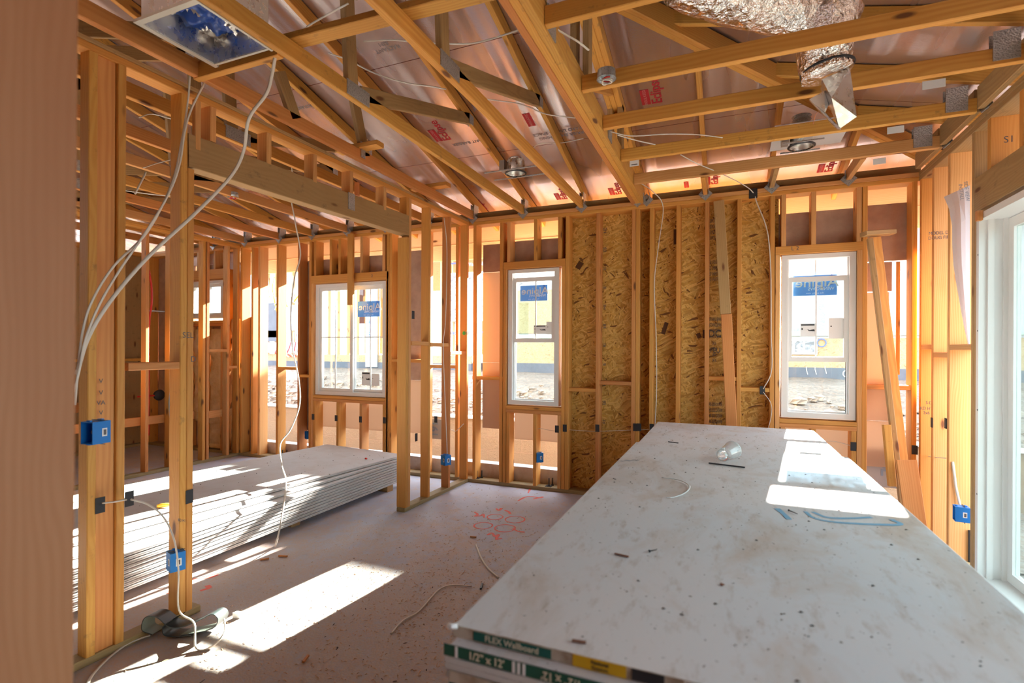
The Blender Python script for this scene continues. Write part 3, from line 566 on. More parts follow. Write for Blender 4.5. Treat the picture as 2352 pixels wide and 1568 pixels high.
# ------------------------------------------------------------------ windows
def window(n, x0, x1, z0, z1, kind, label):
    w = struct('window_%d' % n, ((x0+x1)/2, 5.29, z0), label); ya, yb_ = 5.225, 5.325; fw = .048
    mb = MB(); mb.box((x0, ya, z0), (x0+fw, yb_, z1)).box((x1-fw, ya, z0), (x1, yb_, z1)).box((x0+fw, ya, z0), (x1-fw, yb_, z0+fw)).box((x0+fw, ya, z1-fw*.8), (x1-fw, yb_, z1))
    mb.box((x0+fw, ya+.03, z0+fw), (x0+fw+.012, yb_-.01, z1-fw*.8)).box((x1-fw-.012, ya+.03, z0+fw), (x1-fw, yb_-.01, z1-fw*.8))
    mb.box((x0-.035, 5.342, z0-.03), (x0+.004, 5.3445, z1+.03)).box((x1-.004, 5.342, z0-.03), (x1+.035, 5.3445, z1+.03)).box((x0+.004, 5.342, z0-.03), (x1-.004, 5.3445, z0+.004)).box((x0+.004, 5.342, z1-.004), (x1-.004, 5.3445, z1+.03))
    mb.build('window_frame', WHITE, w)
    def sash(a, b, c, d, y, nm='sash', rail=.042, mun_v=(), mun_h=(), g=GLASS):
        s = MB(); s.box((a, y-.016, c), (a+rail, y+.016, d)).box((b-rail, y-.016, c), (b, y+.016, d)).box((a+rail, y-.016, c), (b-rail, y+.016, c+rail)).box((a+rail, y-.016, d-rail), (b-rail, y+.016, d))
        so = s.build(nm, WHITE, w)
        if mun_v or mun_h:
            m_ = MB()
            for x in mun_v: m_.box((x-.006, y-.005, c+rail), (x+.006, y+.003, d-rail))
            for z in mun_h: m_.box((a+rail, y-.0045, z-.006), (b-rail, y+.0035, z+.006))
            m_.build('muntin_bars', WHITE, so)
        MB().box((a+rail, y+.004, c+rail), (b-rail, y+.007, d-rail)).build('pane', g, so); return so
    def film(xa, xb, za, zb, y, par=w):
        f_ = MB().box((xa, y-.001, za), (xb, y+.0005, zb)).build('blue_window_sticker', STICK, par)
        W_ = xb-xa; H_ = zb-za; cx = (xa+xb)/2
        text('sticker_lettering', 'Alpine', H_*.62, frame((cx+W_*.04, y-.003, zb-H_*.38), (-1, 0, 0), (0, 0, 1)), PAPER, par, bold=.001, sx=W_/H_*.62)
        text('sticker_lettering', 'WINDOWS', H_*.22, frame((cx+W_*.14, y-.003, zb-H_*.68), (-1, 0, 0), (0, 0, 1)), PAPER, par, bold=.0006)
        text('sticker_lettering', 'the quality view', H_*.12, frame((cx, y-.003, zb-H_*.88), (-1, 0, 0), (0, 0, 1)), PAPER, par)
        mk = MB(); c_ = V((xb-W_*.12, y-.003, zb-H_*.1))
        for k in range(4): mk.quad([c_+V((-.012-k*.002, 0, -k*H_*.13)), c_+V((.012+k*.002, 0, -k*H_*.13)), c_+V((0, 0, H_*.14-k*H_*.13))])
        mk.build('sticker_tree_mark', BLUEINK, par)
    def label_(xa, xb, za, zb, y, arrow=True, par=w):
        MB().box((xa, y-.001, za), (xb, y, zb)).build('white_window_label', PAPER, par)
        k = MB(); W_ = xb-xa; H_ = zb-za
        if arrow:
            k.box((xa+W_*.05, y-.003, zb-H_*.16), (xb-W_*.08, y-.002, zb-H_*.06)); k.box((xa+W_*.08, y-.003, zb-H_*.5), (xa+W_*.16, y-.002, zb-H_*.35))
            k.prism([(xa+W_*.45, y-.003, zb-H_*.42), (xa+W_*.55, y-.003, zb-H_*.58), (xa+W_*.95, y-.003, zb-H_*.6), (xa+W_*.9, y-.003, zb-H_*.45), (xa+W_*.6, y-.003, zb-H_*.52)], (0, .001, 0))
        else: k.box((xa+W_*.1, y-.003, zb-H_*.42), (xa+W_*.2, y-.002, zb-H_*.38))
        k.build('label_print', BLK, par)
    xm = (x0+x1)/2
    if kind == 'slider':
        xm = x0+.568; sash(x0+.045, xm+.02, z0+.045, z1-.04, 5.262, mun_v=(x0+.30,), mun_h=(z0+(z1-z0)*.52,)); sash(xm-.02, x1-.045, z0+.045, z1-.04, 5.296, mun_v=(xm+.26,), mun_h=(z0+(z1-z0)*.52,))
        film(-4.34, -4.00, 1.905, 2.10, 5.29); label_(-4.27, -4.14, 1.04, 1.21, 5.29); label_(-4.12, -4.0, 1.04, 1.19, 5.29, False)
    elif kind == 'mid':
        sash(x0+.045, x1-.045, 1.580, 2.285, 5.262, mun_v=(xm+.02,)); sash(x0+.045, x1-.045, z0+.04, 1.63, 5.300, nm='lower_sash', rail=.02)
        film(-2.105, -1.79, 2.03, 2.20, 5.262); label_(-1.945, -1.80, 1.67, 1.765, 5.262); label_(-1.80, -1.70, 1.665, 1.80, 5.262, False)
        MB().box((-2.13, 5.292, 1.665), (-2.02, 5.296, 2.02)).build('frosted_strip', CLEAR2, w)
    elif kind == 'right':
        sash(x0+.042, x1-.042, 1.405, 2.160, 5.262, mun_v=(xm-.01,)); sash(x0+.04, x1-.04, z0+.04, 1.45, 5.300, nm='lower_sash', rail=.02)
        m_ = MB(); m_.box((xm-.016, 5.297, 2.16), (xm-.004, 5.303, z1-.04)); m_.build('muntin_bars', WHITE, w)
        film(.545, .885, 1.995, 2.175, 5.243 if 0 else 5.285); label_(.60, .72, 1.63, 1.745, 5.262); label_(.82, .94, 1.61, 1.79, 5.262, False)
    else:
        sash(x0+.04, xm+.02, z0+.04, z1-.04, 5.262); sash(xm-.02, x1-.04, z0+.04, z1-.04, 5.296)
        label_(-7.14, -7.03, 2.16, 2.28, 5.258); 
    return w
window(1, -4.968, -3.862, .905, 2.334, 'slider', 'white two-pane slider window in the room beyond the divider')
window(2, -2.233, -1.650, .900, 2.373, 'mid', 'white hung window with lowered sash, beside the strand board')
window(3, .448, 1.016, .905, 2.358, 'right', 'white hung window with lowered sash, near the right corner')
window(4, -7.41, -6.685, 1.935, 2.480, 'small', 'small high slider window at the far left of the back wall')
for c in ((-4.42, 'x'),): pass
# sliding door
dr = struct('door_1', (1.5, 3, 0), 'white vinyl sliding glass door in the right wall')
mb = MB(); y0_, y1_, z0_, z1_ = 1.0, 4.088, .06, 2.352
mb.box((1.43, y1_-.035, z0_), (1.62, y1_, z1_)).box((1.43, y0_, z0_), (1.62, y0_+.035, z1_)).box((1.43, y0_+.035, z1_-.04), (1.62, y1_-.035, z1_)).box((1.43, y0_+.035, z0_), (1.62, y1_-.035, z0_+.05))
mb.box((1.47, y1_-.05, z0_+.05), (1.50, y1_-.035, z1_-.04)).box((1.545, y1_-.05, z0_+.05), (1.575, y1_-.035, z1_-.04)); mb.build('door_frame', WHITE, dr)
for a, b, x_ in ((2.50, y1_-.05, 1.585), (y0_+.05, 2.6, 1.53)):
    s = MB(); c, d = z0_+.055, z1_-.045; r_ = .06
    s.box((x_-.018, a, c), (x_+.018, a+r_, d)).box((x_-.018, b-r_, c), (x_+.018, b, d)).box((x_-.018, a+r_, c), (x_+.018, b-r_, c+r_)).box((x_-.018, a+r_, d-r_), (x_+.018, b-r_, d))
    so = s.build('door_sash', WHITE, dr); MB().box((x_-.004, a+r_, c+r_), (x_, b-r_, d-r_)).build('pane', CLEAR2, so)
for z_ in (.62, 1.14, 1.63, 2.1): MB().lathe([(0, 0), (.006, 0)], frame((1.4285, 4.06, z_), (0, 1, 0), (0, 0, 1)), 8).build('screw_head', DARK, dr)
MB().box((1.40, 3.99, 2.30), (1.428, 4.02, 2.36)).build('wood_shim', LUMR, dr)

# ------------------------------------------------------------------ drywall stacks
BT = .0254
def bundle(name, M, L, W, th, lab, group, top=DRY, parts=True, loc=None):
    """two sheets of wallboard held by edge tape; M places local x = width, y = length, z = up"""
    mb = MB(); e = .004
    t_ = thing(name, M.translation, lab, 'drywall', group); t_.rotation_mode = 'XYZ'
    WM[t_.name] = M; t_.matrix_basis = M
    for k in (0, 1):
        z0, z1 = k*th/2+.0004, (k+1)*th/2-.0004
        sec = [(-W/2+e, z0), (W/2-e, z0), (W/2, z0+.002), (W/2, z1-.002), (W/2-e, z1), (-W/2+e, z1), (-W/2, z1-.002), (-W/2, z0+.002)]
        mb = MB(); mb.prism([M @ V((x, 0, z)) for x, z in sec], M.to_3x3() @ V((0, L, 0)))
        mb.build('sheet', top if k else DRY2, t_)
    return t_
def flip(s): return s
sR = []
gR = 'drywall bundles in the tall stack at the right'
N_R = 34
for k in range(N_R):
    zt = .90-BT*(k+1); top = k == 0
    L = 2.44 if top else 3.70; y0 = .990 if top else .962+.004*math.sin(k*2.3)
    cx = .042 if top else .045+.006*math.sin(k*1.7) if k > 1 else .052
    lab = ('dusty top drywall bundle of the tall right stack, with the clear cup on it' if top else 'second drywall bundle of the tall right stack, green end band reading 1/2 x 12' if k == 1
           else 'drywall bundle third from the top of the tall right stack, red block on its end' if k == 2 else 'drywall bundle low in the tall right stack, edges plain')
    M = Matrix.Translation((cx, y0, zt)) @ Matrix.Rotation(math.radians(0 if top else .3*math.sin(k*1.3)), 4, 'Z')
    b_ = bundle('drywall_bundle', M, L, 1.19 if not top else 1.185, BT, lab, gR, top=DRY if top else DRY2 if k > 1 else DRY); sR.append(b_)
zb_ = .90-BT*N_R
for yy in (1.3, 2.8, 4.3): pass
def endband(par, x0, x1, z0, z1, m, y, nm='end_label', n=1):
    return MB().box((x0, y-.0012*n, z0), (x1, y, z1)).build(nm, m, par)
def endtext(par, s, x, z, sz, y, m, inv=False, sx=1.0, bold=0):
    u, v = ((-1, 0, 0), (0, 0, -1)) if inv else ((1, 0, 0), (0, 0, 1))
    return text('end_lettering', s, sz, frame((x, y-.0025, z), u, v), m, par, sx=sx, bold=bold)
y = .990; p = sR[0]
endband(p, -.55, .63, .8752, .8996, TAPE, y, 'end_tape'); endband(p, -.50, -.325, .8775, .8965, TEAL, y, n=2); endtext(p, '\u2713 FLEX Wallboard', -.412, .8870, .017, y, CREAM, sx=.9) if 0 else endtext(p, 'FLEX Wallboard', -.412, .8870, .018, y, CREAM, bold=.0003)
endband(p, -.28, -.175, .876, .8990, YEL, y, n=2); endtext(p, 'National', -.226, .8920, .010, y, BLK, bold=.0002); endtext(p, 'Gypsum', -.226, .8820, .010, y, BLK, bold=.0002)
endband(p, -.165, -.105, .877, .8985, BLK, y, n=2); endband(p, -.07, .02, .878, .8975, PAPER, y, n=2)
for k in range(14): endband(p, -.066+k*.006, -.066+k*.006+.002+.0015*(k % 3), .880, .8965, BLK, y, 'bar_code_lines', n=2.4)
MB().tube(smooth_path([(-.548, .985, .897), (-.553, .978, .903), (-.545, .972, .906), (-.535, .980, .904)]), .006, 6).build('torn_paper_curl', PAPER, p, smooth=True)
endband(p, .10, .50, .880, .897, PAPER, y, n=2)
y = .960; p = sR[1]
endband(p, -.555, .62, .8502, .8740, GREEN, y, 'end_tape'); endtext(p, "1/2\u201d x 12\u2019", -.455, .8620, .023, y, CREAM, bold=.0004, sx=.9); endtext(p, "1/2\u201d x 12\u2019", -.295, .8620, .023, y, CREAM, inv=True, bold=.0004, sx=.9)
for k in range(3): endband(p, -.397+k*.011, -.391+k*.011, .8505, .8737, PAPER, y, 'end_stripe', n=2)
endband(p, -.528, -.522, .8505, .8737, PAPER, y, 'end_stripe', n=2)
endband(p, -.215, -.205, .8505, .8737, mat('pale blue band', (.35, .48, .6)), y, 'end_stripe', n=2); endband(p, -.13, -.06, .8505, .8737, bpy.data.materials['pale blue band'], y, 'end_stripe', n=2)
endtext(p, 'Fire-Shield', -.165, .862, .012, y, TEAL, inv=True)
p = sR[2]
endband(p, -.55, .62, .8245, .8490, TAPE, y, 'end_tape'); endband(p, -.545, -.485, .8250, .8485, RED, y, n=2); endtext(p, 'PABCO', -.415, .8370, .026, y, INK, inv=True, bold=.0003); endtext(p, 'PABCO', -.29, .8370, .02, y, INK, inv=True)
endband(p, -.50, -.49, .8245, .8485, RED, y, 'end_stripe', n=2.2)
for k in range(3, 9): endband(sR[k], -.54, .61, .9-BT*(k+1)+.001, .9-BT*k-.001, TAPE if k % 2 else GREEN, y-.004, 'end_tape')
# blue spray lettering and marks on the tall stack
top = sR[0]
for pl_ in (((1785, 1168), (1800, 1180), (1812, 1192)), ((1850, 1175), (1872, 1190), (1930, 1200), (2062, 1205), (2048, 1193)), ((1868, 1176), (1900, 1188), (1950, 1190), (2000, 1188))):
    spray([at(x, y, 'z', .9) for x, y in pl_], .022, z=.9006, m=BPAINT, nm='blue_spray_mark', par=top)
# lower stack at the left
ang = math.radians(-4.2); gL = 'drywall bundles in the low stack at the left'; NL = 11
cnr = V((-3.262, 4.765, 0)); ul = V((math.sin(-ang), math.cos(-ang), 0)); uw = V((-ul.y, ul.x, 0))    # along length / toward left
ul = V((.075, .997, 0)).normalized(); uw = V((-ul.y, ul.x, 0)); sL = []
for k in range(NL):
    z0 = .345-BT*(k+1); a = [-.105, -.055, 0, 0, .0008, 0, -.0008, 0, .0008, 0, 0][k]
    M = Matrix.Translation(V((0, 0, z0))) @ Matrix.Translation(cnr) @ Matrix.Rotation(a, 4, 'Z') @ Matrix.Translation((-.609+.0015*math.sin(k*1.9), -3.66+.006*math.sin(k*2), 0))
    lab = 'drywall bundle on top of the low left stack, scattered with crumbs' if k == 0 else 'drywall bundle second from the top of the low left stack' if k == 1 else 'drywall bundle within the low left stack, thin layered edge' if k < NL-1 else 'bottom drywall bundle of the low left stack, resting on the wood skids'
    sL.append(bundle('drywall_bundle', M, 3.66, 1.215, BT-.005 if k else BT-.0005, lab, gL, top=DRY2))
zl = .345-BT*NL
for i, d in enumerate((-.25, -1.45, -2.45, -3.4)):
    p0 = cnr+ul*d+uw*(-.01); p1 = cnr+ul*d+uw*1.22
    o_ = bar('wood_skid', (p0.x, p0.y, zl/2), (p1.x, p1.y, zl/2), (0, .089, 0), (0, 0, zl-.001), LUMD)
    tag(o_, 'wood skid under the low left drywall stack, '+('at its far end', 'near its middle, end poking out', 'in the shade behind the wired studs', 'at its near end')[i], 'wood block', 'skids under the drywall')
for i, yy in enumerate((1.35, 2.8, 4.3)):
    o_ = bx('wood_skid', -.55, .62, yy, yy+.089, .0, zb_-.0005, LUMD); tag(o_, 'wood skid beneath the tall right drywall stack, '+('near end', 'middle', 'far end')[i], 'wood block', 'skids under the tall drywall stack')

# ------------------------------------------------------------------ foreground post
po = thing('framing_post', (-.86, .42, 0), 'large out-of-focus wooden post filling the left edge, with two nail heads', 'post')
po_x, po_y = -.79, .40
pe = at(172, 784, 'y', .54)
bar('post_timber', (pe.x-.045, .47, 0), (pe.x-.045+.012, .47, 2.96), (.089, 0, 0), (0, .14, 0), POSTM, po)
bar('post_timber', (pe.x-.075, .325, 0), (pe.x-.075+.012, .325, 2.96), (.089, 0, 0), (0, .14, 0), POSTM, po)
for px_, py_ in ((52, 748), (138, 12)):
    q = at(px_, py_, 'x', pe.x+.002+.004*(py_ < 100)); MB().lathe([(0, .002), (.0025, .0015), (.003, 0)], frame(q, (0, 1, 0), (0, 0, 1)), 12).build('nail_head', mat('nail steel', (.6, .58, .55), .35, .8) if 'nail steel' not in bpy.data.materials else bpy.data.materials['nail steel'], po)

# ------------------------------------------------------------------ leaning lumber and loose wood
def lumber(name, p0, p1, w, h, m, lab, cat='board', group=None): return tag(bar(name, p0, p1, w, h, m), lab, cat, group)
br = thing('t_brace', (1.3, 5.0, 0), 'T-shaped 2x4 brace leaning against the back wall beside the right window', 'brace')
bar('brace_post', (1.335, 4.95, .0), (1.115, 5.09, 2.44), (.085, .02, 0), (0, .038, 0), LUM, br); bar('brace_post', (1.30, 4.915, .0), (1.08, 5.075, 2.43), (.038, 0, 0), (0, .05, 0), LUMD, br)
bar('brace_head', (1.025, 5.02, 2.462), (1.245, 5.10, 2.475), (0, .09, 0), (0, 0, .036), LUMD, br)
lumber('leaning_stud', (.045, 4.98, .0), (-.078, 5.12, 2.88), (.089, 0, 0), (0, .037, 0), LUMR, '2x4 leaning against the strand board, topmost of two butted lengths') if 0 else None
lb = thing('leaning_board', (.09, 5.0, 0), 'long reddish 2x4 leaning on the strand board above the drywall stack', 'board')
bar('upper_length', (-.018, 5.115, 1.835), (-.082, 5.16, 2.888), (.092, 0, 0), (0, .036, 0), LUMD, lb); bar('lower_length', (.075, 5.02, .0), (-.012, 5.11, 1.832), (.092, 0, 0), (0, .036, 0), LUMR, lb)
a = at(2034, 975, 'y', 4.9); b = at(2058, 1130, 'y', 4.86)
lumber('short_board', (a.x+.035, 4.86, .45), (a.x+.005, 4.90, a.z), (.05, 0, 0), (0, .06, 0), LUMY, 'short yellow 4x4 offcut leaning upright beside the T-shaped brace', 'board')
a = at(2082, 1056, 'y', 4.8)
lumber('plywood_offcut', (a.x+.06, 4.70, .0), (a.x+.0, 4.80, a.z), (.13, 0, 0), (0, .02, 0), LUMR, 'pinkish flat board offcut leaning below the T-shaped brace', 'board')
a = at(803, 700, 'y', 5.13)
lumber('hanging_board', (a.x, 5.15, a.z), (a.x, 5.15, 2.93), (.082, 0, 0), (0, .038, 0), LUM, 'short 2x4 hanging down over the two-pane window from the top plate', 'board')
for i, (x_, y_, X_) in enumerate(((842, 316, -2.60), (1003, 420, -2.60))):
    q = at(x_, y_, 'x', X_); lumber('lookout_block', (q.x-.27, q.y, 3.075), (q.x+.13, q.y, 3.075), (0, .089, 0), (0, 0, .038), LUM, 'short flat 2x4 lying across the first truss chord, '+('nearer the camera', 'nearer the back wall')[i], 'board', 'short blocks lying over the chord')
q = at(690, 128, 'z', 3.056)
lumber('lateral_brace', (-2.75, 1.97, 3.074), (-.89, 2.05, 3.074), (0, .089, 0), (0, 0, .036), LUMY, 'long flat 2x4 brace lying across the truss chords to the girder', 'board')
lumber('lateral_brace', (-2.68, 1.93, 3.0), (-2.07, 1.93, 3.0), (0, .04, 0), (0, 0, .085), LUMY, 'short 2x4 cross brace at the far side of the sheet metal register box', 'board')
for i, (x_, y_) in enumerate(((545, 1247), (655, 1210))):
    pass

# ------------------------------------------------------------------ electrical: boxes, nail plates, cables
def outlet_box(c, face, lab, loc_rot=0):
    """blue single-gang box; face = direction of its open front"""
    c = V(c); t_ = thing('outlet_box', c, lab, 'outlet box', 'blue electrical boxes'); f = V(face).normalized(); u = V((-f.y, f.x, 0)); M = frame(c, u, (0, 0, 1)); n = V(M.col[2][:3])
    w, h, d = .036, .050, .078; s_ = 1 if n.dot(f) > 0 else -1; th = .004
    mb = MB(); z0, z1 = sorted((0, -s_*d))
    mb.box((-w, -h, z0), (-w+th, h, z1), M).box((w-th, -h, z0), (w, h, z1), M).box((-w+th, -h, z0), (w-th, -h+th, z1), M).box((-w+th, h-th, z0), (w-th, h, z1), M)
    bz = -s_*d; mb.box((-w+th, -h+th, min(bz, bz+s_*th)), (w-th, h-th, max(bz, bz+s_*th)), M)
    for q in (-1, 1): mb.box((-.010, q*h-.004, -s_*.012-.004), (.010, q*h+.006, -s_*.012+.006), M); mb.box((-.012, q*h-.003, -s_*.06-.006), (.012, q*h+.008, -s_*.06+.006), M)
    mb.build('box_shell', BLUE, t_)
    for q in (-1, 1):
        l_ = MB(); x_ = q*(w+.0006); l_.box((x_-.0005, -.018, -s_*.052-.010), (x_+.0005, .018, -s_*.052+.012), M); lo = l_.build('label', PAPER, t_)
        k_ = MB(); x_ = q*(w+.0014); k_.box((x_-.0002, -.012, -s_*.052-.006), (x_+.0002, .012, -s_*.052+.006), M); k_.build('label_print', INK, lo)
    l_ = MB(); l_.box((-.016, -.022, -s_*(d+.0008)-.0004), (.010, .018, -s_*(d+.0008)+.0004), M); lo = l_.build('label', PAPER, t_); l_ = MB(); l_.box((-.010, -.015, -s_*(d+.0016)-.0002), (.004, .011, -s_*(d+.0016)+.0002), M); l_.build('label_print', INK, lo)
    for q in (-1, 1): MB().tube([M @ V((-.04, q*(h+.004), -s_*.05)), M @ V((.04, q*(h+.004), -s_*.05))], .002, 6).build('mounting_nail', DARK, t_)
    wl_ = MB()
    for q in (-.01, 0, .01): wl_.tube(smooth_path([M @ V((q, .03, -s_*.06)), M @ V((q*1.5, 0, -s_*.03)), M @ V((q, -.02, -s_*.05))], 4), .0016, 5)
    wl_.build('wire_ends', COPPER, t_); return t_
bxs = [(at(399, 1281, 'x', -2.80), (-1, .35, 0), 'blue outlet box on the near stud pair, beside the looping cable'), (at(199, 995, 'y', 1.383), (.12, -1, 0), 'blue switch box open toward the room, by the blurred post'),
       (at(1019, 1054, 'x', -2.66), (-1, .45, 0), 'blue outlet box on the divider stud nearest the corner'), (at(1230, 1050, 'y', 5.22), (-.9, -.75, 0), 'blue outlet box on the cripple stud below the middle window'),
       (at(702, 999, 'y', 5.22), (-.5, -1, 0), 'blue outlet box left of the two-pane window, above the low drywall stack'), (at(2191, 1177, 'x', 1.425), (-1, .12, 0), 'blue outlet box on the right wall stud beside the sliding door')]
for c, f_, l_ in bxs: outlet_box(c, f_, l_)
npl = [(230, 1160, 'x', dx(1.5)+.002, 'on the nearest wired stud', (0, 1, 0)), (297, 1145, 'x', dx(1.6)+.002, 'on the second wired stud', (0, 1, 0)), (435, 1140, 'x', dx(1.92)+.002, 'on the near stud pair by the opening', (0, 1, 0)),
       (949, 723, 'x', dx(4)+.002, 'high on the trimmer under the beam end', (0, 1, 0)), (956, 1004, 'x', dx(4.05)+.002, 'low on the trimmer under the beam end', (0, 1, 0)),
       (1199+0, 985, 'y', 5.198, '', None)]
def nail_plate(c, u, lab, w=.042, h=.075):
    M = frame(c, u, (0, 0, 1)); o_ = MB().box((-w/2, -h/2, -.001), (w/2, h/2, .0015), M).build('nail_plate', BLK)
    return tag(o_, lab, 'nail plate', 'black protective plates on the studs')
for x_, y_, ax, v_, s_, u_ in npl[:5]: nail_plate(at(x_, y_, ax, v_), u_, 'small black plate '+s_)
for x_, y_, s_ in ((719, 957, 'on the left trimmer below the two-pane window'), (772, 960, 'on the second short stud below the two-pane window'), (828, 963, 'on the third short stud below the two-pane window'), (883, 965, 'on the right trimmer below the two-pane window'),
                   (1001, 963, 'on the back wall stud seen between divider studs'), (1279, 985, 'on the right short stud below the middle window'), (1297, 983, 'on the stud right of the middle window'), (1372, 983, 'on the first strand board stud from the left'),
                   (1459, 981, 'on the doubled strand board stud, left ply'), (1468, 981, 'on the doubled strand board stud, right ply'), (1497, 982, 'on the strand board stud nearest the drywall corner'), (1751, 896, 'on the block left of the right window'),
                   (1960, 1025, 'on the trimmer below the right window'), (2101, 1033, 'on the corner stud')):
    nail_plate(at(x_, y_, 'y', 5.197), (1, 0, 0), 'small black plate '+s_)
nail_plate(at(1730, 444, 'y', 5.196), (1, 0, 0), 'black plate on the top plate above the strand board', .07, .09)
nail_plate(at(2172, 972, 'x', 1.443), (0, 1, 0), 'small black plate on the second right wall stud edge'); nail_plate(at(2140, 970, 'x', 1.443), (0, 1, 0), 'small black plate on the first right wall stud edge')
def cable(pts, lab, r=.0055, m=CABLE, flat=.55, cat='cable', name='electrical_cable', n=6, group='white electrical cables'):
    P = [p if isinstance(p, V) else V(p) if len(p) == 3 else at(*p) for p in pts]
    return tag(MB().tube(smooth_path(P, n), r, 6, True, flat).build(name, m, smooth=True), lab, cat, group)
X_ = -2.64
def px(lst, ax='x', v=-2.64): return [at(a, b, ax, v) for a, b in lst]
cable(px([(436, 175), (432, 230), (418, 320), (395, 420), (340, 530), (262, 610), (212, 690), (190, 760), (180, 840), (172, 930)]), 'white cable hanging from the plate, inner of the pair curving to the blurred post')
cable(px([(470, 190), (440, 250), (425, 300), (412, 380), (385, 450), (330, 540), (275, 620), (228, 700), (196, 780), (182, 850), (170, 900)], v=-2.62), 'white cable hanging from the plate, outer of the pair curving to the blurred post')
hv = [(632, 130, -2.10), (625, 170, -2.15), (612, 215, -2.2), (572, 272, -2.3), (560, 345, -2.4), (530, 405, -2.48), (450, 488, -2.55), (345, 585, -2.6), (262, 680, -2.62), (205, 770, -2.63), (176, 860, -2.64)]
cable([at(a, b, 'x', c) for a, b, c in hv], 'thick white cable swooping from the truss chord across the beam', r=.0085)
cable([at(300, 1146, 'x', -2.74), at(340, 1158, 'x', -2.70), at(376, 1188, 'x', -2.66), at(400, 1240, 'x', -2.62), at(410, 1310, 'x', -2.6), at(411, 1400, 'x', -2.58), V((-2.50, 1.80, .10)), V((-2.43, 1.76, .012)), V((-2.37, 1.80, .010)), V((-2.36, 1.86, .05)), V((-2.41, 1.90, .09))], 'white cable looping from the near studs down to the floor by the rubber strap', r=.008)
cable([at(345, 1458, 'z', .02), at(300, 1475, 'z', .012), at(262, 1500, 'z', .01), at(225, 1535, 'z', .01), at(203, 1566, 'z', .01), at(190, 1620, 'z', .01)], 'white cable lying on the floor from the rubber strap toward the camera', r=.007)
cable([at(236, 1155, 'x', -2.74), at(262, 1152, 'x', -2.75), at(290, 1147, 'x', -2.755)], 'short white cable strung between the two wired studs', r=.007)
cable([at(470, 1560, 'z', .006), at(440, 1582, 'z', .006), at(405, 1605, 'z', .006)], 'thin dark wire on the floor at the bottom edge', r=.003, m=INK)
cable(px([(668, 455), (680, 520), (690, 585), (676, 640), (668, 720), (672, 800), (686, 870), (688, 930), (668, 985), (644, 1020)], v=-3.6)+[at(648, 1070, 'x', -3.5), at(657, 1105, 'x', -3.2), at(650, 1170, 'x', -3.1), at(640, 1225, 'x', -3.05), at(632, 1255, 'z', .01)], 'long white cable dangling in front of the low drywall stack', r=.008)
cable([(-2.3, 2.1, 3.35), at(690, 75, 'x', -2.1), at(660, 105, 'x', -2.1), (-2.1, 2.2, 3.1)] if 0 else [at(800, 8, 'y', 2.3), at(745, 38, 'y', 2.3), at(705, 62, 'y', 2.25), at(680, 90, 'y', 2.2), at(668, 108, 'y', 2.15)], 'white cable curling up at the top edge between two truss chords', r=.007)
cable([at(755, 122, 'y', 2.5), at(800, 138, 'y', 2.55), at(860, 168, 'y', 2.6), at(930, 190, 'y', 2.7), at(985, 198, 'y', 2.75), at(1025, 205, 'y', 2.8)], 'white cable draped under the foil between two truss chords', r=.007)
cable([at(835, 95, 'y', 2.4), at(900, 92, 'y', 2.5), at(960, 97, 'y', 2.6), at(1040, 101, 'y', 2.6), at(1100, 97, 'y', 2.7), at(1190, 70, 'y', 2.7)], 'white cable running level toward the girder near the top edge', r=.007)
cable([at(1095, 225, 'y', 3.2), at(1150, 232, 'y', 3.2), at(1200, 240, 'y', 3.2), at(1255, 262, 'y', 3.2), at(1325, 271, 'y', 3.2)], 'white cable sagging into the girder below the first plate', r=.006)
cable([at(1275, 65, 'y', 2.4), at(1300, 80, 'y', 2.45), at(1328, 96, 'y', 2.5), at(1352, 115, 'y', 2.6)], 'white cable beside the girder at the top', r=.007)
cable([at(1220, 345, 'y', 4.4), at(1240, 330, 'y', 4.4), at(1290, 328, 'y', 4.4), at(1340, 318, 'y', 4.4)], 'white cable from the caged recessed light to the girder', r=.006)
cable([at(1400, 302, 'y', 3.6), at(1450, 312, 'y', 3.7), at(1530, 308, 'y', 3.8), at(1600, 309, 'y', 3.9), at(1660, 316, 'y', 3.95)], 'white cable above the right bay chords', r=.006)
cable([at(1418, 310, 'y', 3.65), at(1460, 322, 'y', 3.8), at(1505, 332, 'y', 3.9)], 'short white cable tail beside the girder', r=.006)
cable([at(1563, 355, 'y', 4.3), at(1600, 375, 'y', 4.4), at(1655, 398, 'y', 4.7), at(1700, 420, 'y', 5.0), at(1728, 440, 'y', 5.19), at(1740, 470, 'y', 5.18), at(1762, 530, 'y', 5.17), at(1770, 620, 'y', 5.19), at(1771, 760, 'y', 5.19), at(1772, 850, 'y', 5.19), at(1753, 893, 'y', 5.185)], 'white cable crossing the top plate and running down left of the right window', r=.006)
cable([at(1753, 900, 'y', 5.185), at(1770, 925, 'y', 5.185), at(1772, 950, 'y', 5.19), at(1764, 985, 'y', 5.19)], 'white cable below the block left of the right window', r=.006)
cable([at(1470, 420, 'y', 4.9), at(1500, 440, 'y', 5.1), at(1523, 475, 'y', 5.19), at(1513, 560, 'y', 5.2), at(1503, 650, 'y', 5.2), at(1507, 780, 'y', 5.2), at(1508, 892, 'y', 5.2), at(1504, 980, 'y', 5.2)], 'white cable running down the strand board beside its third stud', r=.006)
cable([at(1283, 985, 'y', 5.25), at(1310, 987, 'y', 5.25), at(1370, 990, 'y', 5.25), at(1460, 987, 'y', 5.25), at(1495, 986, 'y', 5.25), at(1510, 987, 'y', 5.25)], 'white cable strung level across the lower strand board bays', r=.006)
cable([at(1228, 1038, 'y', 5.24), at(1226, 1010, 'y', 5.24), at(1228, 990, 'y', 5.24), at(1240, 984, 'y', 5.25), at(1262, 988, 'y', 5.25), at(1280, 990, 'y', 5.25)], 'cable rising from the blue box below the middle window', r=.005)
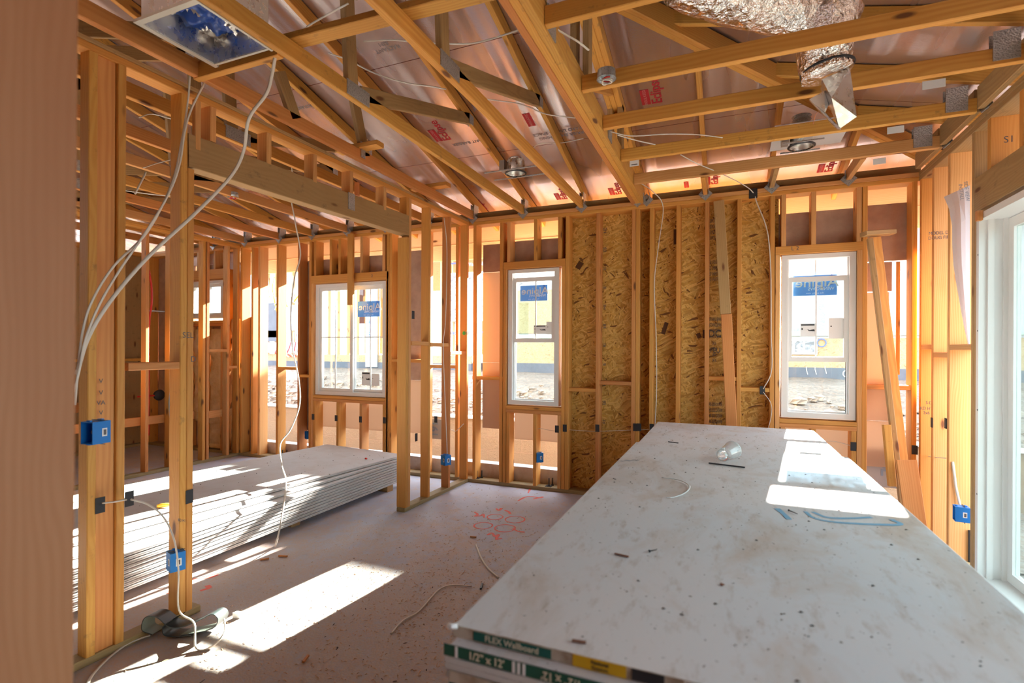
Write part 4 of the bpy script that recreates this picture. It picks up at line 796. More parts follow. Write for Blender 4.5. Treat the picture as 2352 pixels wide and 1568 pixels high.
cable([at(1020, 500, 'x', -2.66), at(1026, 560, 'x', -2.66), at(1026, 640, 'x', -2.66), at(1023, 740, 'x', -2.66), at(1018, 790, 'x', -2.66), at(1020, 860, 'x', -2.66), at(1024, 960, 'x', -2.66), at(1026, 1010, 'x', -2.66), at(1027, 1042, 'x', -2.66)], 'white cable running down the divider stud to its blue box', r=.006)
cable([at(1036, 986, 'y', 5.1), at(1046, 990, 'y', 5.1), at(1056, 982, 'y', 5.1), at(1065, 973, 'y', 5.1)], 'short white cable looping into the corner stud', r=.006)
cable([at(2188, 1060, 'y', 4.55), at(2192, 1090, 'y', 4.54), at(2196, 1120, 'y', 4.54), at(2205, 1160, 'y', 4.53)], 'doubled white cable dropping from the stud hole to the right blue box', r=.008, flat=1)
cable([at(2133, 1048, 'y', 5.13), at(2150, 1050, 'y', 4.86), at(2172, 1052, 'y', 4.6)], 'short white cable threaded through the right wall studs', r=.006)
cable([at(1893, 1012, 'y', 5.25), at(1920, 1014, 'y', 5.25), at(1950, 1022, 'y', 5.25), at(1960, 1028, 'y', 5.25)], 'twin cable run below the right window', r=.006)
wires = [(((985, 335), (960, 330)), )]
for i, (pp, v) in enumerate((([(240, 430), (340, 445), (420, 452)], -3.6), ([(330, 385), (360, 375), (400, 365)], -3.3), ([(320, 270), (350, 262), (400, 275)], -3.5), ([(310, 445), (328, 410), (335, 395)], -3.4), ([(640, 345), (665, 365), (672, 400)], -3.3))):
    cable([at(a, b, 'x', v) for a, b in pp], 'white cable loop among the left room trusses, '+('low near the second post', 'just above the beam line', 'high by the near studs', 'short tail by the near studs', 'over the middle of the beam')[i], r=.006)
# floor offcuts of cable and bits
cable(px([(898, 1455), (925, 1425), (960, 1405), (990, 1372), (1010, 1352), (1040, 1343), (1083, 1346)], 'z', .006), 'long curved tan cable offcut on the floor beside the tall stack', r=.006, cat='cable offcut', name='cable_offcut', group='offcuts on the floor')
cable(px([(1093, 1250), (1106, 1282), (1122, 1305), (1145, 1326)], 'z', .006), 'short pale cable offcut on the floor by the coral paint circles', r=.007, cat='cable offcut', name='cable_offcut', group='offcuts on the floor')
for a, b, s_ in (((1080, 1232), (1094, 1233), 'rounded wood plug on the floor below the coral paint circles'), ((598, 1285), (618, 1282), 'wood chip on the floor near the low stack'), ((640, 1276), (660, 1277), 'thin wood chip on the floor right of the low stack'), ((696, 1520), (708, 1505), 'splintered stick on the floor near the bottom edge'), ((1108, 1340), (1104, 1352), 'bent staple on the floor beside the tall stack')):
    lumber('wood_scrap', at(*a, 'z', .008), at(*b, 'z', .008), (0, .012, 0), (0, 0, .01), LUMR if 'staple' not in s_ else DARK, s_, 'scrap', 'scraps on the floor')
q = at(540, 1421, 'z', .0); o_ = MB().prism([(q.x-.02, q.y, 0), (q.x+.02, q.y+.01, 0), (q.x+.025, q.y+.03, 0), (q.x-.015, q.y+.025, 0)], (0, 0, .03)).build('scrap_block', PAPER); tag(o_, 'small white chunk standing in the sunlit floor patch', 'scrap')
# tall stack litter
q = at(1670, 1045, 'z', .93)
cu = thing('plastic_cup', at(1670, 1060, 'z', .90), 'clear plastic cup tipped on its side on the tall drywall stack', 'cup')
ax_ = (at(1680, 1030, 'z', .96)-at(1660, 1046, 'z', .935)); p0 = V((-.022, 3.00, .9365)); p1 = V((.03, 3.11, .9515)); M = frame(p0, (p1-p0).cross(V((0, 0, 1))), V((0, 0, 1)).cross(p1-p0)) if 0 else None
zax = (p1-p0).normalized(); xax = zax.cross(V((0, 0, 1))).normalized(); yax = zax.cross(xax); M = Matrix((xax, yax, zax)).transposed().to_4x4(); M.translation = p0
MB().lathe([(.0, .003), (.031, .003), (.033, .0), (.036, .03), (.041, .075), (.046, .118), (.048, .120), (.0462, .118), (.0395, .075), (.0345, .03)], M, 32).build('cup_wall', SHEER, cu, smooth=True)
mb = MB(); mb.lathe([(.0465, .116), (.049, .119), (.0465, .122)], M, 32); mb.lathe([(.030, .0), (.034, -.002), (.034, .003)], M, 32); mb.build('cup_rim', glass('cup rim plastic', (.9, .9, .9), op=.45), cu, smooth=True)
MB().box((-.003, .033, .02), (.003, .034, .07), M).build('red_print', mat('pink print', (.8, .25, .25)), cu)
a, b = at(1628, 1063, 'z', .905), at(1711, 1073, 'z', .905); tag(MB().tube([a, b], .004, 6).build('metal_rod', BLK), 'thin black rod lying in front of the clear cup', 'rod')
a, b = at(1535, 1014, 'z', .878), at(1558, 1017, 'z', .878); tag(MB().tube([a, b], .003, 6).build('metal_rod', BLK), 'short black rod at the far end of the tall stack', 'rod')
cable(px([(1520, 1096), (1560, 1102), (1583, 1115), (1575, 1130), (1548, 1141), (1530, 1142)], 'z', .906), 'thin straw-coloured strap curl on the tall stack', r=.0035, m=CORE, cat='strap', name='strap_curl', group=None)
def screw(px0, px1, lab, z=.9):
    a, b = at(*px0, 'z', z+.005), at(*px1, 'z', z+.005); t_ = thing('screw', a, lab, 'screw', 'screws on the tall stack')
    MB().tube([a, b], [.0022, .0012], 6).build('shank', BLK, t_); MB().tube([a-(b-a)*.08, a], [.0045, .0022], 8).build('head', BLK, t_)
screw((1813, 1172), (1832, 1180), 'black drywall screw beside the blue spray mark'); screw((1493, 1265), (1508, 1262), 'black drywall screw in the middle of the tall stack'); 
for i, (x0, y0, x1, y1, s_) in enumerate(((1412, 1271, 1444, 1278, 'reddish splinter left of the middle of the tall stack'), (1314, 1470, 1346, 1475, 'dark splinter near the front edge of the tall stack'), (1655, 1340, 1662, 1343, 'small brown chip toward the front of the tall stack'))):
    lumber('splinter', at(x0, y0, 'z', .903), at(x1, y1, 'z', .903), (0, .006, 0), (0, 0, .004), mat('splinter wood %d' % i, (.22, .10, .06)), s_, 'splinter')
mb = MB(); P = [at(1425+i*5.5, 1058+1.2*math.sin(i*2)-i*.25, 'z', .9008) for i in range(9)]
for a, b in zip(P[:-1], P[1:]): mb.quad([a+V((0, -.012, 0)), b+V((0, -.012, 0)), b+V((0, .012, 0)), a+V((0, .012, 0))])
mb.build('grey_tape_patch', mat('grey patch', (.38, .37, .38)), sR[0])
# low stack litter
q = at(842, 1053, 'z', .35); w_ = thing('wire_connector', q, 'tiny red wire nut on the low drywall stack', 'wire nut'); MB().lathe([(0, 0), (.010, 0), (.008, .022), (.004, .026), (0, .026)], frame(q, (1, 0, 0), (0, .3, 1)), 10).build('connector_cap', REDP, w_, smooth=True)
q = at(378, 1160, 'z', .352); t_ = thing('screwdriver', q, 'screwdriver with amber handle lying on the low drywall stack behind the studs', 'screwdriver')
a, b, c = at(360, 1162, 'z', .362), at(392, 1158, 'z', .362), at(418, 1152, 'z', .362); MB().tube([a, a+(b-a)*.2, a+(b-a)*.8, b], [.012, .015, .014, .008], 10).build('handle', mat('amber plastic', (.9, .5, .05), .25), t_, smooth=True); MB().tube([b, c], .003, 8).build('blade', DARK, t_)
# rubber strap (folded membrane strip)
st = thing('rubber_strap', (-2.62, 1.84, 0), 'folded strip of black rubber membrane lying by the bottom plate', 'rubber strip')
def ribbon(path, w, th, m, par, nm):
    P = smooth_path(path, 8); mb = MB(); k = len(P)
    for i, p in enumerate(P):
        t2 = (P[min(i+1, k-1)]-P[max(i-1, 0)]).normalized(); wd = V((.35, -.9, .12)).normalized(); n = t2.cross(wd).normalized()
        for s_, q in ((-1, -1), (1, -1), (1, 1), (-1, 1)): mb.v.append(p+wd*(w/2*s_)+n*(th/2*q))
    for i in range(k-1):
        for j in range(4): q = (j+1) % 4; mb.f.append((i*4+j, i*4+q, i*4+4+q, i*4+4+j)); mb.m.append(1 if j == 2 else 0)
    return mb.build(nm, (RUB, RUBT), par, smooth=False)
ctr = V((-2.63, 1.83, 0)); L_ = V((.82, .50, 0)).normalized()
def P_(a, z): return ctr+L_*a*.88+V((0, 0, z*1.1))
ribbon([P_(-.13, .025), P_(-.185, .05), P_(-.17, .105), P_(-.11, .105), P_(-.04, .055), P_(.03, .05), P_(.12, .075), P_(.19, .10), P_(.225, .075), P_(.20, .035), P_(.12, .02), P_(.02, .012)], .095, .004, RUB, st, 'upper_loop')
ribbon([P_(-.02, .09), P_(-.07, .06), P_(-.065, .02), P_(-.01, .008), P_(.08, .01)], .10, .004, RUB, st, 'lower_loop')
# hanging white paper on right wall
mb = MB(); g = []; rows = [(2168, 2228, 452, 425), (2180, 2228, 480, 450), (2187, 2228, 520, 500), (2187, 2228, 560, 548), (2190, 2228, 610, 600), (2197, 2228, 655, 650), (2205, 2228, 700, 698), (2213, 2228, 745, 745), (2224, 2228, 795, 795)]
for i, (xa, xb, ya, yb_) in enumerate(rows):
    for j in range(5):
        t2 = j/4; g.append(at(xa+(xb-xa)*t2, ya+(yb_-ya)*t2, 'y', 4.22+.05*math.sin(t2*3.1)+.02*i/8-.04*(1-t2)*(i < 2)))
mb.v = g
for i in range(len(rows)-1):
    for j in range(4): mb.f.append((i*5+j, i*5+j+1, i*5+j+6, i*5+j+5)); mb.m.append(0)
for i in range(len(g)): mb.v.append(g[i]+V((0, .0012, 0)))
n_ = len(g)
for i in range(len(rows)-1):
    for j in range(4): mb.f.append((n_+i*5+j+5, n_+i*5+j+6, n_+i*5+j+1, n_+i*5+j)); mb.m.append(0)
pp = mb.build('house_wrap_flap', WSH); tag(pp, 'white torn sheet curling loose beside the sliding door stud', 'sheet')
text('wrap_lettering', 'SIDE VIEW\nINSTALL', .028, frame(at(2214, 440, 'y', 4.205), (.1, 0, -1), (1, 0, 0)), GREYINK, pp)

# ------------------------------------------------------------------ ceiling fittings
rb = thing('register_box', (-2.26, 1.68, 2.96), 'sheet metal register box with torn blue film, fixed between two truss chords', 'register box')
x0, x1, y0, y1, z0, z1 = -2.63, -2.075, 1.50, 1.86, 2.965, 3.22
x0 = -2.45
mb = MB(); th = .006
mb.box((x0, y0, z0), (x0+th, y1, z1)).box((x1-th, y0, z0), (x1, y1, z1)).box((x0+th, y0, z0), (x1-th, y0+th, z1)).box((x0+th, y1-th, z0), (x1-th, y1, z1)); mb.build('box_side', SHEET, rb)
mb = MB(); e = .022
mb.box((x0-e, y0-e, z0-.004), (x0+.004, y1+e, z0+.010)).box((x1-.004, y0-e, z0-.004), (x1+e*.4, y1+e, z0+.010)).box((x0+.004, y0-e, z0-.004), (x1-.004, y0+.004, z0+.010)).box((x0+.004, y1-.004, z0-.004), (x1-.004, y1+e*.4, z0+.010)); mb.build('box_flange', mat('flange metal', (.72, .70, .62), .35, .8), rb)
mb = MB(); nx = 30
for j in range(nx+1):
    for i in range(nx+1):
        mb.v.append(V((x0+.006+(x1-x0-.012)*i/nx, y0+.006+(y1-y0-.012)*j/nx, z0+.13+.05*noise.noise(V((i*.2, j*.2, 3)))+.02*noise.noise(V((i*.5, j*.5, 8)))))) 
for j in range(nx):
    for i in range(nx): a = j*(nx+1)+i; mb.f.append((a, a+nx+1, a+nx+2, a+1)); mb.m.append(1 if (noise.noise(V((i*.11, j*.11, 1.7))) > -.12 and i-j < 12) else 0)
mb.build('film_cover', (SHEET, BLUED), rb, smooth=True)
def caged_light(c, lab, w=.30):
    c = V(c); t_ = thing('recessed_light', c, lab, 'recessed light', 'recessed light housings'); M = Matrix.Translation(c)
    MB().lathe([(.075, .0), (.082, -.004), (.085, .004), (.077, .008), (.074, .10), (.06, .125), (0, .128)], M, 28).build('housing_can', SHEET, t_, smooth=True)
    MB().lathe([(.0, .095), (.068, .095), (.0715, .006), (.0735, .0)], M, 28).build('inner_reflector', SHEET, t_, smooth=True)
    MB().lathe([(.078, -.006), (.092, -.003), (.092, .003), (.078, .004)], M, 28).build('trim_ring', DARK, t_, smooth=True)
    MB().box((-.13, -.05, .03), (-.085, .05, .11), M).build('junction_box', mat('dull steel %s' % lab[:5], (.35, .31, .27), .45, .8), t_)
    for q in (-.10, .10): MB().box((-w, q-.006, -.002), (w, q+.006, .006), M).build('hanger_bar', GALV, t_)
    MB().box((-.03, -.03, .06), (.0, -.01, .088), M).build('orange_connector', ORANGE, t_); return t_
caged_light((-1.655, 4.02, 2.985), 'recessed light housing on hanger bars between two truss chords, caged and open', .245)
mb_ = caged_light((.49, 4.28, 2.99), 'recessed light housing in white backing between the two farthest right bay chords', .13)
MB().box((.30, 4.06, 3.08), (.78, 4.56, 3.085)).build('white_backing_plate', mat('pale sheet', (.72, .72, .74), .35, .3), mb_)
mb = MB(); P = [V((.49+.02*math.sin(i), 4.28, 3.10+.0*i)) for i in range(2)]
for k in range(7): mb.lathe([(.05+.015*(k % 2), .0), (.05+.015*((k+1) % 2), .014)], Matrix.Translation((.49, 4.28, 3.11+k*.014)), 20)
mb.build('flex_collar', GALV, mb_, smooth=True)
jb = thing('ceiling_box', (-.60, 2.80, 2.97), 'round metal ceiling box with coiled wires on the second right bay chord', 'ceiling box'); M = Matrix.Translation((-.615, 2.785, 2.975))
MB().lathe([(0, .045), (.048, .045), (.05, .0), (.053, -.002), (.047, .0), (.045, .04), (0, .041)], M, 24).build('box_shell', GALV, jb, smooth=True)
for k, m_ in enumerate((REDP, CABLE, CABLE)):
    MB().tube(smooth_path([M @ V((.026*math.cos(a+k)+.003, .026*math.sin(a+k), -.004-k*.007-.003*math.sin(a*2))) for a in [i*.7 for i in range(9)]], 4), .004, 6).build('coiled_wire', m_, jb, smooth=True)
jb2 = thing('ceiling_box', (-3.9, 3.2, 2.97), 'round ceiling box with red wires among the left room trusses', 'ceiling box'); c_ = at(535, 453, 'z', 2.965); M = Matrix.Translation(c_)
MB().lathe([(0, .045), (.048, .045), (.05, .0), (.047, .0), (.045, .04), (0, .041)], M, 20).build('box_shell', GALV, jb2, smooth=True)
MB().tube(smooth_path([M @ V((.026*math.cos(a), .026*math.sin(a), -.01-.004*math.sin(a*2))) for a in [i*.7 for i in range(9)]], 4), .005, 6).build('coiled_wire', REDP, jb2, smooth=True)
# ducts
def crinkle(path, rads, seed, n=28, amp=.10, flat=1.0):
    P = smooth_path(path, 8); k = len(P); R_ = []
    mb = MB(); prev = None
    for i, p in enumerate(P):
        t2 = (P[min(i+1, k-1)]-P[max(i-1, 0)]).normalized(); a = (V((0, 0, 1))-t2*t2.z).normalized() if prev is None else (prev-t2*prev.dot(t2)).normalized(); prev = a; b = t2.cross(a)
        f = i/(k-1)*(len(rads)-1); j0 = min(int(f), len(rads)-2); r0 = rads[j0]+(rads[j0+1]-rads[j0])*(f-j0)
        for j in range(n):
            an = 2*math.pi*j/n; rr = r0*(1+amp*noise.noise(V((math.cos(an)*2.2, math.sin(an)*2.2+seed, i*.45)))+amp*.5*noise.noise(V((math.cos(an)*6, math.sin(an)*6+seed, i*1.1))))
            mb.v.append(p+a*(rr*math.cos(an)*flat)+b*(rr*math.sin(an)))
    for i in range(k-1):
        for j in range(n): q = (j+1) % n; mb.f.append((i*n+j, i*n+q, (i+1)*n+q, (i+1)*n+j)); mb.m.append(0)
    mb.f.append(tuple(range(n-1, -1, -1))); mb.f.append(tuple((k-1)*n+j for j in range(n))); mb.m += [0, 0]
    return mb
dt = thing('flexible_duct', (.2, 2.6, 3.1), 'crinkled silver flexible duct above the right bay chords, bending down to an open end', 'duct')
A = [at(1560, -60, 'z', 3.28), at(1660, -20, 'z', 3.27), at(1790, 10, 'z', 3.26), at(1880, 30, 'z', 3.24), at(1905, 70, 'z', 3.18)]
crinkle([A[0], A[1], A[2], A[3]+V((.03, 0, 0)), V((.47, 3.02, 3.17)), V((.46, 3.12, 3.05)), at(1900, 172, 'y', 3.13)], [.13, .135, .135, .135, .13, .125, .118], 3.3).build('duct_jacket', DUCTM, dt, smooth=True)
MB().lathe([(.120, 0), (.127, .004), (.127, .012), (.120, .016)], Matrix.Translation(at(1900, 164, 'y', 3.13)) @ Matrix.Rotation(-.12, 4, 'Y'), 28).build('black_tie_band', BLK, dt, smooth=True)
bt = thing('foil_boot', (.5, 3.2, 2.9), 'flattened crumpled foil duct boot dangling below the silver duct', 'duct')
zz = lambda x_, y_, yy: at(x_, y_, 'y', yy)
pf = [zz(1888, 182, 3.14), zz(1952, 155, 3.14), zz(1968, 268, 3.20), zz(1928, 296, 3.20), zz(1885, 205, 3.17)]; cm = zz(1910, 225, 3.08); bk = zz(1925, 225, 3.26)
mb = MB()
for i in range(5):
    a, b = pf[i], pf[(i+1) % 5]; mb.v += [a, b, cm, bk]; n = len(mb.v)-4; mb.f += [(n, n+1, n+2), (n+1, n, n+3)]; mb.m += [0, 0]
mb.build('boot_body', SHEET, bt)
pf = [zz(1859, 228, 3.14), zz(1893, 208, 3.13), zz(1903, 240, 3.16), zz(1895, 258, 3.17), zz(1932, 295, 3.19), zz(1922, 294, 3.2)]; mb = MB(); mb.prism(pf, (.004, .03, .004)); mb.build('boot_flap', SHEET, bt)
cable([at(1868, 285, 'y', 3.6), at(1873, 265, 'y', 3.5), at(1885, 250, 'y', 3.4)], 'thin copper wire pair behind the dangling boot', r=.002, m=COPPER, cat='wire', name='copper_wire', group=None)
for i, (x_, y_, v_, lab) in enumerate(((2145, 193, 3.38, 'on the third right bay chord'), (2057, 298, 4.0, 'on the fourth right bay chord'), (2020, 370, 4.60, 'on the last right bay chord, near the wall'), (1457, 375, 4.0, 'at the girder end of the fourth right bay chord'), (1410, 367, 4.0, 'tiny, on the girder edge'))):
    c_ = at(x_, y_, 'y', v_); w = (.10, .09, .08, .07, .035)[i]; o_ = MB().box((c_.x-w/2, c_.y-.001, c_.z-.022), (c_.x+w/2, c_.y+.0005, c_.z+.022)).build('paper_tag', PAPER); tag(o_, 'white paper tag stapled '+lab, 'tag', 'paper tags on the chords')
    if i > 2: MB().box((c_.x-w/3, c_.y-.002, c_.z-.012), (c_.x+w/3, c_.y-.0012, c_.z-.006)).build('tag_print', INK, o_)
# plumbing seen far left
def pipe(pts, r, m, lab, nm='water_pipe'): return tag(MB().tube(smooth_path(pts, 6), r, 8).build(nm, m, smooth=True), lab, 'pipe')
pipe([at(342, 620, 'x', -6.7), at(348, 660, 'x', -6.7), at(348, 700, 'x', -6.7), at(343, 740, 'x', -6.7), at(341, 850, 'x', -6.7), at(341, 1000, 'x', -6.7)], .012, REDP, 'red flexible water pipe rising behind the far left studs')
pipe([at(394, 640, 'x', -6.7), at(394, 700, 'x', -6.7), at(393, 740, 'x', -6.7)], .012, CYAN, 'blue flexible water pipe high behind the far left studs')
pipe([at(404, 868, 'x', -6.25), at(394, 895, 'x', -6.25), at(391, 930, 'x', -6.25), at(394, 965, 'x', -6.25), at(404, 1005, 'x', -6.25)], .016, CYAN, 'blue flexible water pipe bowing out beside the double stud')
pipe([at(340, 713, 'x', -7.6), at(400, 717, 'x', -7.6)], .012, GALV, 'level metal pipe bracket across the closet', 'pipe_bracket'); pipe([at(364, 720, 'x', -7.6), at(363, 890, 'x', -7.6)], .006, COPPER, 'thin copper riser in the closet')
c_ = at(366, 907, 'x', -7.6); va = thing('valve', c_, 'round black mixing valve with red stub in the closet wall', 'valve'); MB().lathe([(0, -.03), (.07, -.03), (.08, 0), (.07, .02), (0, .02)], frame(c_, (0, 1, 0), (0, 0, 1)), 18).build('valve_body', BLK, va, smooth=True); MB().tube([c_+V((0, -.3, 0)), c_+V((0, -.07, 0))], .012, 8).build('red_stub', REDP, va)
tag(MB().tube([at(820, 420, 'x', dx(3.3)-.12), at(820, 450, 'x', dx(3.3)-.12)], .022, 12).build('orange_tube', mat('orange wood tube', (.55, .18, .05))), 'short orange tube standing on the beam between cripple studs', 'tube')
# anchor bolts
for i, (x_, y_, lab) in enumerate(((1096, 1090, 'left of the middle window'), (1104, 1088, 'left of the middle window, rear one'), (1261, 1108, 'below the middle window right bay'), (1267, 1106, 'below the middle window right bay, rear one'), (649, 1033, 'behind the low stack'), (655, 1032, 'behind the low stack, rear one'))):
    b_ = at(x_, y_, 'y', 5.26); c_ = V((b_.x, 5.26+.03*(i % 2), .038)); t_ = thing('anchor_bolt', c_, 'dark anchor bolt in the bottom plate '+lab, 'bolt', 'anchor bolts in the bottom plate')
    MB().tube([c_, c_+V((0, 0, .085))], .007, 8).build('threaded_rod', DARK, t_); MB().lathe([(0, .014), (.014, .014), (.014, 0), (0, 0)], Matrix.Translation(c_), 6).build('hex_nut', DARK, t_)
    if i % 2 == 0: MB().box((c_.x-.035, c_.y-.035, c_.z-.0005), (c_.x+.035, c_.y+.035, c_.z+.004)).build('square_washer', DARK, t_)
c_ = V((1.56, 4.54, .038)); t_ = thing('anchor_bolt', c_, 'dark threaded anchor bolt beside the sliding door framing', 'bolt', None); MB().tube([c_, c_+V((0, 0, .22))], .010, 8).build('threaded_rod', DARK, t_)
# wood shavings
mb = MB(); rnd = random.Random(5)
for i in range(2600):
    u = rnd.random(); 
    if u < .75: x = rnd.gauss(-1.5, .55); y_ = rnd.gauss(2.5, .75)
    else: x = rnd.uniform(-3.1, -.6); y_ = rnd.uniform(1.2, 5.1)
    if not (-2.62 < x < -.60 or (-3.0 < x and 2.1 < y_ < 3.9)) or y_ < .9 or y_ > 5.1: continue
    a = rnd.uniform(0, math.pi); L = rnd.uniform(.003, .011)*(1.6 if rnd.random() < .1 else 1); w = rnd.uniform(.001, .0028); c, s = math.cos(a), math.sin(a)
    n = len(mb.v); h = rnd.uniform(.001, .004)
    mb.v += [V((x+c*L-s*w, y_+s*L+c*w, h)), V((x-c*L-s*w, y_-s*L+c*w, .0012)), V((x-c*L+s*w, y_-s*L-c*w, .0012)), V((x+c*L+s*w, y_+s*L-c*w, h)), V((x, y_, h+.002))]
    for q in ((0, 1, 4), (1, 2, 4), (2, 3, 4), (3, 0, 4)): mb.f.append((n+q[0], n+q[1], n+q[2])); mb.m.append(1 if i % 30 == 0 else 0)
tag(mb.build('wood_shavings', (mat('shavings', (.74, .52, .35), .8), mat('dark crumbs', (.14, .10, .08), .8)), loc=(-1.6, 2.6, 0)), 'tan wood shavings and sawdust strewn over the slab', 'sawdust', None, 'stuff')
mb = MB()
for i in range(260):
    x = rnd.uniform(-.5, .6); y_ = rnd.uniform(1.05, 4.5); z = .9004 if y_ < 3.42 else .8750; r_ = rnd.choice((.0012, .0018, .0025, .004)); n = len(mb.v)
    mb.v += [V((x-r_, y_, z)), V((x, y_-r_, z)), V((x+r_*1.6, y_, z)), V((x, y_+r_, z)), V((x, y_, z+r_*.8))]
    for q in range(4): mb.f.append((n+q, n+(q+1) % 4, n+4)); mb.m.append(0)
for i in range(120):
    p_ = cnr+uw*rnd.uniform(.03, 1.15)-ul*rnd.uniform(.1, 3.4); x, y_, z = p_.x, p_.y, .3449; r_ = rnd.choice((.0025, .004, .006)); n = len(mb.v)
    mb.v += [V((x-r_, y_, z)), V((x, y_-r_, z)), V((x+r_*1.6, y_, z)), V((x, y_+r_, z)), V((x, y_, z+r_*.8))]
    for q in range(4): mb.f.append((n+q, n+(q+1) % 4, n+4)); mb.m.append(0)
tag(mb.build('grit_specks', mat('grit', (.10, .075, .06), .8), loc=(0, 2.5, .9)), 'dark grit and crumbs scattered over both drywall stacks', 'debris', None, 'stuff')

# ------------------------------------------------------------------ outdoors
DIRT = mat('dirt bank', (.38, .30, .25), .95); t = NT(DIRT); o = t.obj()
v1 = t.vor(o, 5.5); v2 = t.vor(o, 14); nn = t.noise(o, 1.2, 5); c = t.mix(t.rng(nn, .35, .65), (.29, .23, .19), (.22, .17, .14)); c = t.mix(t.rng(v2, .05, .3, .0, .5), (.30, .23, .19), c) if 0 else t.mix(t.rng(t.vor(o, 9, 'Distance', 'DISTANCE_TO_EDGE'), .10, .0, 0, .55), c, (.22, .17, .14))
t.set('Base Color', c); t.bump(t.math('ADD', v1, t.math('MULTIPLY', v2, .5)), .9, .12)
def hgt(x, y):
    if y < 7.75: return -.32+.03*noise.noise(V((x, y, 0)))
    t2 = min(1, (y-7.75)/3.3); h = .30+.55*t2**.8+.05*noise.noise(V((x*1.7, y*1.7, 4)))+.025*noise.noise(V((x*6, y*6, 4)))
    return h
mb = MB(); xs = [-26+i*.55 for i in range(110)]; ys = [5.5, 6.4, 7.3, 7.74]+[7.78+j*.28 for j in range(26)]+[16, 20, 30, 60]
for y_ in ys:
    for x in xs: mb.v.append(V((x*(1 if y_ < 15 else y_/9), y_, hgt(x, y_) if y_ < 15 else .85)))
for j in range(len(ys)-1):
    for i in range(len(xs)-1): a = j*len(xs)+i; mb.f.append((a, a+1, a+len(xs)+1, a+len(xs))); mb.m.append(0)
tag(mb.build('ground', DIRT, loc=(0, 10, 0), smooth=True), 'rocky dirt bank and graded ground outside', None, None, 'structure')
tag(MB().quad([(1.62, -12, -.33), (40, -12, -.33), (40, 5.6, -.33), (1.62, 5.6, -.33)]).build('ground_side_yard', DIRT), 'dirt side yard beyond the sliding door', None, None, 'structure')
tag(MB().quad([(-30, -30, -.34), (1.62, -30, -.34), (1.62, -4.2, -.34), (-30, -4.2, -.34)]).build('ground_front_yard', DIRT), 'dirt yard behind the camera', None, None, 'structure')
BLOCK = mat('split face block', (.48, .34, .22), .95); t = NT(BLOCK); o = t.obj()
bk_ = t.n('ShaderNodeTexBrick', None, Vector=t.n('ShaderNodeMapping', None, Vector=o, Rotation=(math.pi/2, 0, 0)).outputs[0], Scale=1.0, Mortar_Size=.006, Brick_Width=.40, Row_Height=.20, Color1=(.40, .29, .19, 1), Color2=(.35, .25, .16, 1), Mortar=(.40, .27, .18, 1))
sp_ = t.noise(o, 38, 5, .8); t.set('Base Color', t.mix(t.rng(sp_, .5, .75, 0, .5), bk_.outputs[0], (.42, .27, .17))); t.bump(t.math('ADD', sp_, t.math('MULTIPLY', bk_.outputs['Fac'], -1.5)), .9, .03)
rw_ = thing('retaining_wall', (-5, 7.6, -.33), 'low tan split-face block retaining wall with white cap outside the back wall', 'wall')
slab('block_courses', -22, 22, 7.6, 7.78, -.33, .36, BLOCK, rw_); slab('cap_stone', -22, 22, 7.57, 7.80, .36, .385, mat('white cap', (.8, .78, .76)), rw_)
# loose rocks on the bank
mb = MB(); base = [(-1, 0, 0), (1, 0, 0), (0, -1, 0), (0, 1, 0), (0, 0, 1), (.6, .6, .7), (-.6, .6, .7), (.6, -.6, .7), (-.6, -.6, .7)]
import bmesh
for i in range(1500):
    x = rnd.uniform(-16, 9); y_ = 7.95+abs(rnd.gauss(0, .9)); s = rnd.choice((.03, .04, .055, .08, .11))*rnd.uniform(.7, 1.2)
    z = hgt(x, y_)+s*.25; n = len(mb.v); rot = rnd.uniform(0, 6.28); cr, sr = math.cos(rot), math.sin(rot)
    pts = []
    for lat, cnt, rad in ((-.5, 1, 0), (-.25, 5, .85), (.35, 5, .8), (.7, 1, 0)):
        for k in range(cnt):
            an = 2*math.pi*k/5+lat; r2 = rad*rnd.uniform(.75, 1.15); pts.append(V((x+s*(r2*math.cos(an)*cr-1.2*r2*math.sin(an)*sr), y_+s*(r2*math.cos(an)*sr+r2*math.sin(an)*cr), z+s*lat*rnd.uniform(.8, 1.1))))
    mb.v += pts
    for k in range(5):
        q = (k+1) % 5; mb.f += [(n, n+1+q, n+1+k), (n+1+k, n+1+q, n+6+q, n+6+k), (n+6+k, n+6+q, n+11)]; mb.m += [0]*3
ROCK = mat('bank rock', (.62, .52, .45), .95); t = NT(ROCK); t.set('Base Color', t.mix(t.rng(t.noise(t.obj(), 3, 4), .35, .65), (.36, .30, .25), (.24, .19, .16)))
tag(mb.build('bank_rocks', ROCK, loc=(-3, 9, 0)), 'broken tan rocks covering the dirt bank', 'rocks', None, 'stuff')
